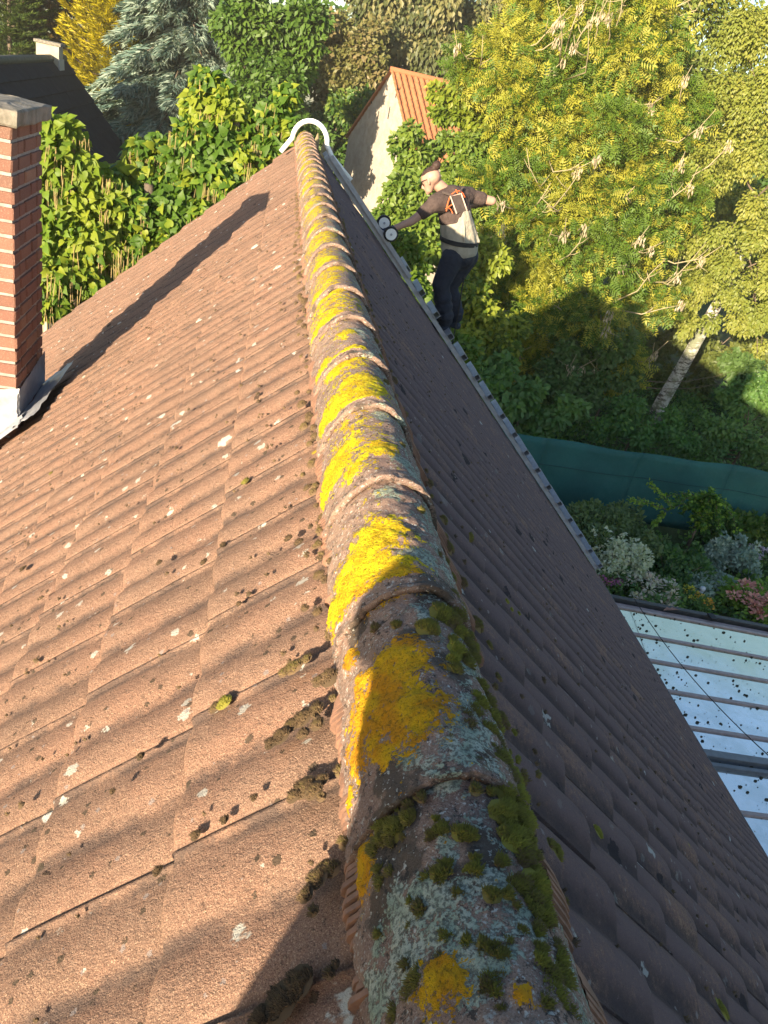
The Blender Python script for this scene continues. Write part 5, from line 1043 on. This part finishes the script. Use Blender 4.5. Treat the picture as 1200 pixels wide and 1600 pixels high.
m = MB(); m.hexa([Cc(-.42, .305, -.45), Cc(-.42, .36, -.45), Cc(.42, .36, -.45), Cc(.42, .305, -.45), Cc(-.42, .305, .08), Cc(-.42, .33, .08), Cc(.42, .33, .08), Cc(.42, .305, .08)]); m.build('flashing', M_LEAD, ck)
for p in bh.children:
    if not p.name.startswith('roof_tile'): p.matrix_parent_inverse = Matrix.Translation(-bh.location)

# ---------------------------------------------------------------- flower garden in the shade between house and fence
def plant(name, label, cat, px, py, r, h, n, size, mat, T=T_LEAF, group=None, flowers=None, droop=.1, up=.7, nstem=9, bias=.5):
    g = atz(px, py, GZ); root = thing(name, label, cat, tuple(g), group); m = MB()
    for _ in range(nstem): d = (rng.random(2) - .5) * 1.5 * r; m.tube([g + [d[0] * .15, d[1] * .15, -.02], g + [d[0] * .6, d[1] * .6, h * .5], g + [d[0], d[1], h * .92]], [.014, .010, .005], 4)
    m.build('stems', M_BARK, root, True); cl = [(g + np.array([(rng.random() - .5) * 1.7 * r, (rng.random() - .5) * 1.7 * r, h * (.2 + .62 * rng.random())]), np.array([r, r, h * .7]) * (.18 + .34 * rng.random())) for _ in range(16)]
    for _ in range(14):
        d = (rng.random(2) - .5) * 2.2 * r; cl.append((g + np.array([d[0], d[1], h * (.6 + .38 * rng.random())]), np.array([.06, .06, h * .22])))
    C, A, N, tint = scatter(cl, n, bias, droop, up); C[:, 2] = np.maximum(C[:, 2], GZ + .02)
    obj('foliage', leaf_mesh('foliage', C, A, N, size * (.7 + .6 * rng.random(n)), T, tint), mat, root)
    if flowers:
        fm, nf, fr = flowers; Cs, As, Ns = [], [], []
        for _ in range(nf):
            a = rng.random() * 6.28; q = math.sqrt(rng.random()) * r; c = g + np.array([math.cos(a) * q, math.sin(a) * q, h * (.85 + .25 * rng.random()) - .25 * h * (q / r) ** 2]); k = 34; off = (rng.random((k, 3)) - .5) * [2 * fr, 2 * fr, .7 * fr]; Cs.append(c + off); As.append(norm(off + [0, 0, .02]) + rng.normal(size=(k, 3)) * .3); Ns.append(np.tile([0, 0, 1.0], (k, 1)) + rng.normal(size=(k, 3)) * .4)
        Cs, As, Ns = map(np.concatenate, (Cs, As, Ns)); k = len(Cs); obj('flowers', leaf_mesh('flowers', Cs, As, Ns, fr * (.7 + .5 * rng.random(k)), T_LEAF, rng.random(k) * .98), fm, root, 'stuff')
    for p in root.children: p.matrix_parent_inverse = Matrix.Translation(-root.location)
    return root
plant('round_bush', 'round feathery dull green bush in front of the teal fence', 'bush', 945, 868, .95, 1.0, 9000, .10, L_FEATH, T_LEAF, nstem=12, bias=.36)
plant('white_shrub', 'pale variegated shrub growing against the ladder foot side of the roof', 'shrub', 955, 912, .52, .95, 3200, .085, L_VARI, T_LEAF)
g = atz(1068, 868, GZ); rb = thing('weeping_shrub', 'lime tipped weeping shrub with radiating fronds in the middle of the flower bed', 'shrub', tuple(g)); m = MB(); C, A, N = [], [], []
for k in range(46):
    a = k * 2.4; e = .1 + .9 * rng.random(); L = .55 + .55 * rng.random(); d = np.array([math.cos(a), math.sin(a), 0]); top = g + np.array([0, 0, 1.35 + .3 * rng.random()]); P = curve3(top, top + d * L * e - np.array([0, 0, .5 * L * (1.6 - e)]), (0, 0, .18), 8)
    m.tube(P, np.linspace(.012, .004, 8), 4)
    for p in P[1:]:
        j = 10; C.append(p + (rng.random((j, 3)) - .5) * .09); A.append(d + rng.normal(size=(j, 3)) * .7); N.append(np.tile([0, 0, 1.0], (j, 1)) + rng.normal(size=(j, 3)) * .4)
m.tube([g - [0, 0, .05], g + [0, 0, 1.45]], [.05, .03], 7); m.build('branches', M_BARK, rb, True); C, A, N = map(np.concatenate, (C, A, N)); obj('foliage', leaf_mesh('foliage', C, A, N, .075 + .05 * rng.random(len(C)), T_LEAF, rng.random(len(C)) * .98), leaf_material('weeping_leaf', (.05, .12, .02), (.09, .19, .025), (.22, .34, .04), .35), rb)
m = MB(); C, A, N = [], [], []
for px, py, ex, ey in ((1050, 792, 1016, 756), (1040, 796, 985, 781), (1085, 805, 1110, 803), (1090, 815, 1098, 826), (1040, 800, 1022, 820), (1085, 872, 1100, 895), (1075, 870, 1085, 893), (1045, 870, 1038, 895)):
    a = np.array(at(px, py, g[1] - .1)); b_ = np.array(at(ex, ey, g[1] - .35)); P = curve3(a, b_, (0, 0, .03), 9); m.tube(P, np.linspace(.014, .004, 9), 4)
    for p in P[1:]: j = 12; C.append(p + (rng.random((j, 3)) - .5) * .09); A.append(norm(b_ - a) + rng.normal(size=(j, 3)) * .6); N.append(np.tile([0, 0, 1.0], (j, 1)) + rng.normal(size=(j, 3)) * .4)
m.build('frond_stems', M_BARK, rb, True); C, A, N = map(np.concatenate, (C, A, N)); obj('fronds', leaf_mesh('fronds', C, A, N, .07 + .04 * rng.random(len(C)), T_LEAF, rng.random(len(C)) * .98), L_LIME, rb)
for p in rb.children: p.matrix_parent_inverse = Matrix.Translation(-rb.location)
plant('low_shrub', 'dark green low shrub at the foot of the weeping shrub', 'shrub', 1040, 905, .7, .7, 4500, .10, L_SHR, T_LEAF)
plant('sedum', 'clump of cream and pale pink flat flower heads at the edge of the lean-to roof', 'flowers', 1005, 948, .62, .55, 2200, .10, L_SHR, T_BIG, 'sedum clumps', (L_CREAM, 26, .095))
plant('sedum', 'clump of salmon pink flower heads at the right edge of the picture', 'flowers', 1168, 965, .62, .62, 2400, .10, L_LIME, T_BIG, 'sedum clumps', (L_PINK, 30, .095))
plant('silver_bush', 'silvery blue grey bush left of the salmon pink flowers', 'bush', 1128, 890, .5, .75, 3600, .09, L_SILV, T_LEAF)
plant('grassy_bush', 'mid green grassy bush in front of the right part of the fence', 'bush', 1140, 848, .6, .85, 3600, .16, L_MID, T_LEAF, droop=-.2)
plant('yellow_flowered_plant', 'yellow green plant with yellow blooms close to the fence at the right', 'plant', 1165, 830, .42, .7, 1800, .09, L_LIME, T_LEAF, None, (L_YEL, 5, .05))
plant('tall_bush', 'fresh green bush at the right edge below the fence', 'bush', 1205, 842, .5, 1.0, 3000, .12, L_SHR, T_LEAF, None, (L_PINK, 4, .05))
plant('lilac_asters', 'pale lilac daisies at the right edge of the bed', 'flowers', 1192, 890, .5, .45, 1500, .07, L_SHR, T_LEAF, None, (L_LILAC, 14, .05))
plant('dark_groundcover', 'blue green low plants between the weeping shrub and the pink flowers', 'plant', 1105, 930, .55, .45, 2600, .08, L_SILV, T_LEAF, None, (L_CREAM, 2, .05))
plant('marigolds', 'yellow and orange marigolds behind the far edge of the lean-to', 'flowers', 1065, 950, .34, .42, 900, .07, L_SHR, T_LEAF, None, (L_YEL, 9, .05))
plant('orange_dahlia', 'orange blooms beside the small white figure', 'flowers', 1088, 962, .22, .42, 500, .07, L_SHR, T_LEAF, None, (L_ORNG, 5, .07))
plant('pink_phlox', 'small magenta flowers peeping out at the foot of the ladder', 'flowers', 945, 935, .24, .55, 500, .06, L_SHR, T_LEAF, None, (leaf_material('magenta_flower', (.40, .10, .25), (.48, .15, .30), (.52, .22, .36), .2), 7, .06))
plant('bed_shrub', 'dark leafy shrub behind the pale variegated shrub', 'shrub', 1000, 880, .5, .6, 3200, .09, L_FEATH, T_LEAF)
g = atz(1085, 948, GZ); m = MB(); m.tube([g, g + [0, 0, .05], g + [0, 0, .10], g + [0, 0, .28], g + [0, 0, .36], g + [0, 0, .40]], [.10, .10, .06, .085, .05, .03], 12); m.ball(g + [0, 0, .46], .06, 12, 8); m.tube([g + [-.03, -.04, .34], g + [-.09, -.08, .26], g + [-.02, -.11, .22]], [.022, .02, .018], 7); m.tube([g + [.03, -.04, .34], g + [.09, -.08, .26], g + [.02, -.11, .22]], [.022, .02, .018], 7)
tag(m.build('garden_figure', plain('pale_stone', (.58, .60, .62), rough=.7), None, True), 'small pale stone garden figure among the orange blooms', 'statue')
g = atz(870, 792, GZ); pot = thing('flower_pot', 'terracotta pot with a leafy plant against the fence beside the ladder', 'flower pot', tuple(g)); m = MB(); m.tube([g, g + [0, 0, .02], g + [0, 0, .36], g + [0, 0, .361], g + [0, 0, .43]], [.13, .15, .22, .25, .25], 18); m.build('pot', plain('terracotta_pot', (.42, .24, .16), (.34, .19, .12), 8), pot, True)
C, A, N, tint = scatter([(g + np.array([0, 0, .56]), np.array([.25, .25, .2]))], 420, .5, .0, .6); obj('plant', leaf_mesh('plant', C, A, N, .10 + .05 * rng.random(420), T_LEAF, tint), L_LIME, pot)
for p in pot.children: p.matrix_parent_inverse = Matrix.Translation(-pot.location)
g = atz(1142, 838, GZ); m = MB(); m.ball(g + [0, 0, .18], (.20, .16, .22), 10, 7); o = m.build('boulder', plain('tan_stone', (.30, .25, .18), (.22, .18, .13), 6, .9, .6, .02, 14), None, True); tag(o, 'tan rounded boulder standing at the foot of the fence', 'rock')
# wooden stakes seen past the far end of the ridge
for k, (px, py, y) in enumerate(((497, 222, 14.0), (508, 232, 13.8), (519, 243, 13.6))):
    q = np.array(at(px, py - 14, y)); m = MB(); m.tube([(q[0], q[1], GZ), (q[0], q[1], q[2] - .12), (q[0], q[1], q[2])], [.045, .045, .008], 7); tag(m.build('stake', plain('weathered_stake', (.25, .19, .10), (.17, .14, .07), 10), None, True), ('pointed wooden stake nearest the white ladder hook', 'middle one of three pointed wooden stakes past the ridge end', 'pointed wooden stake farthest right of the white ladder hook')[k], 'stake', 'wooden stakes past the ridge end')
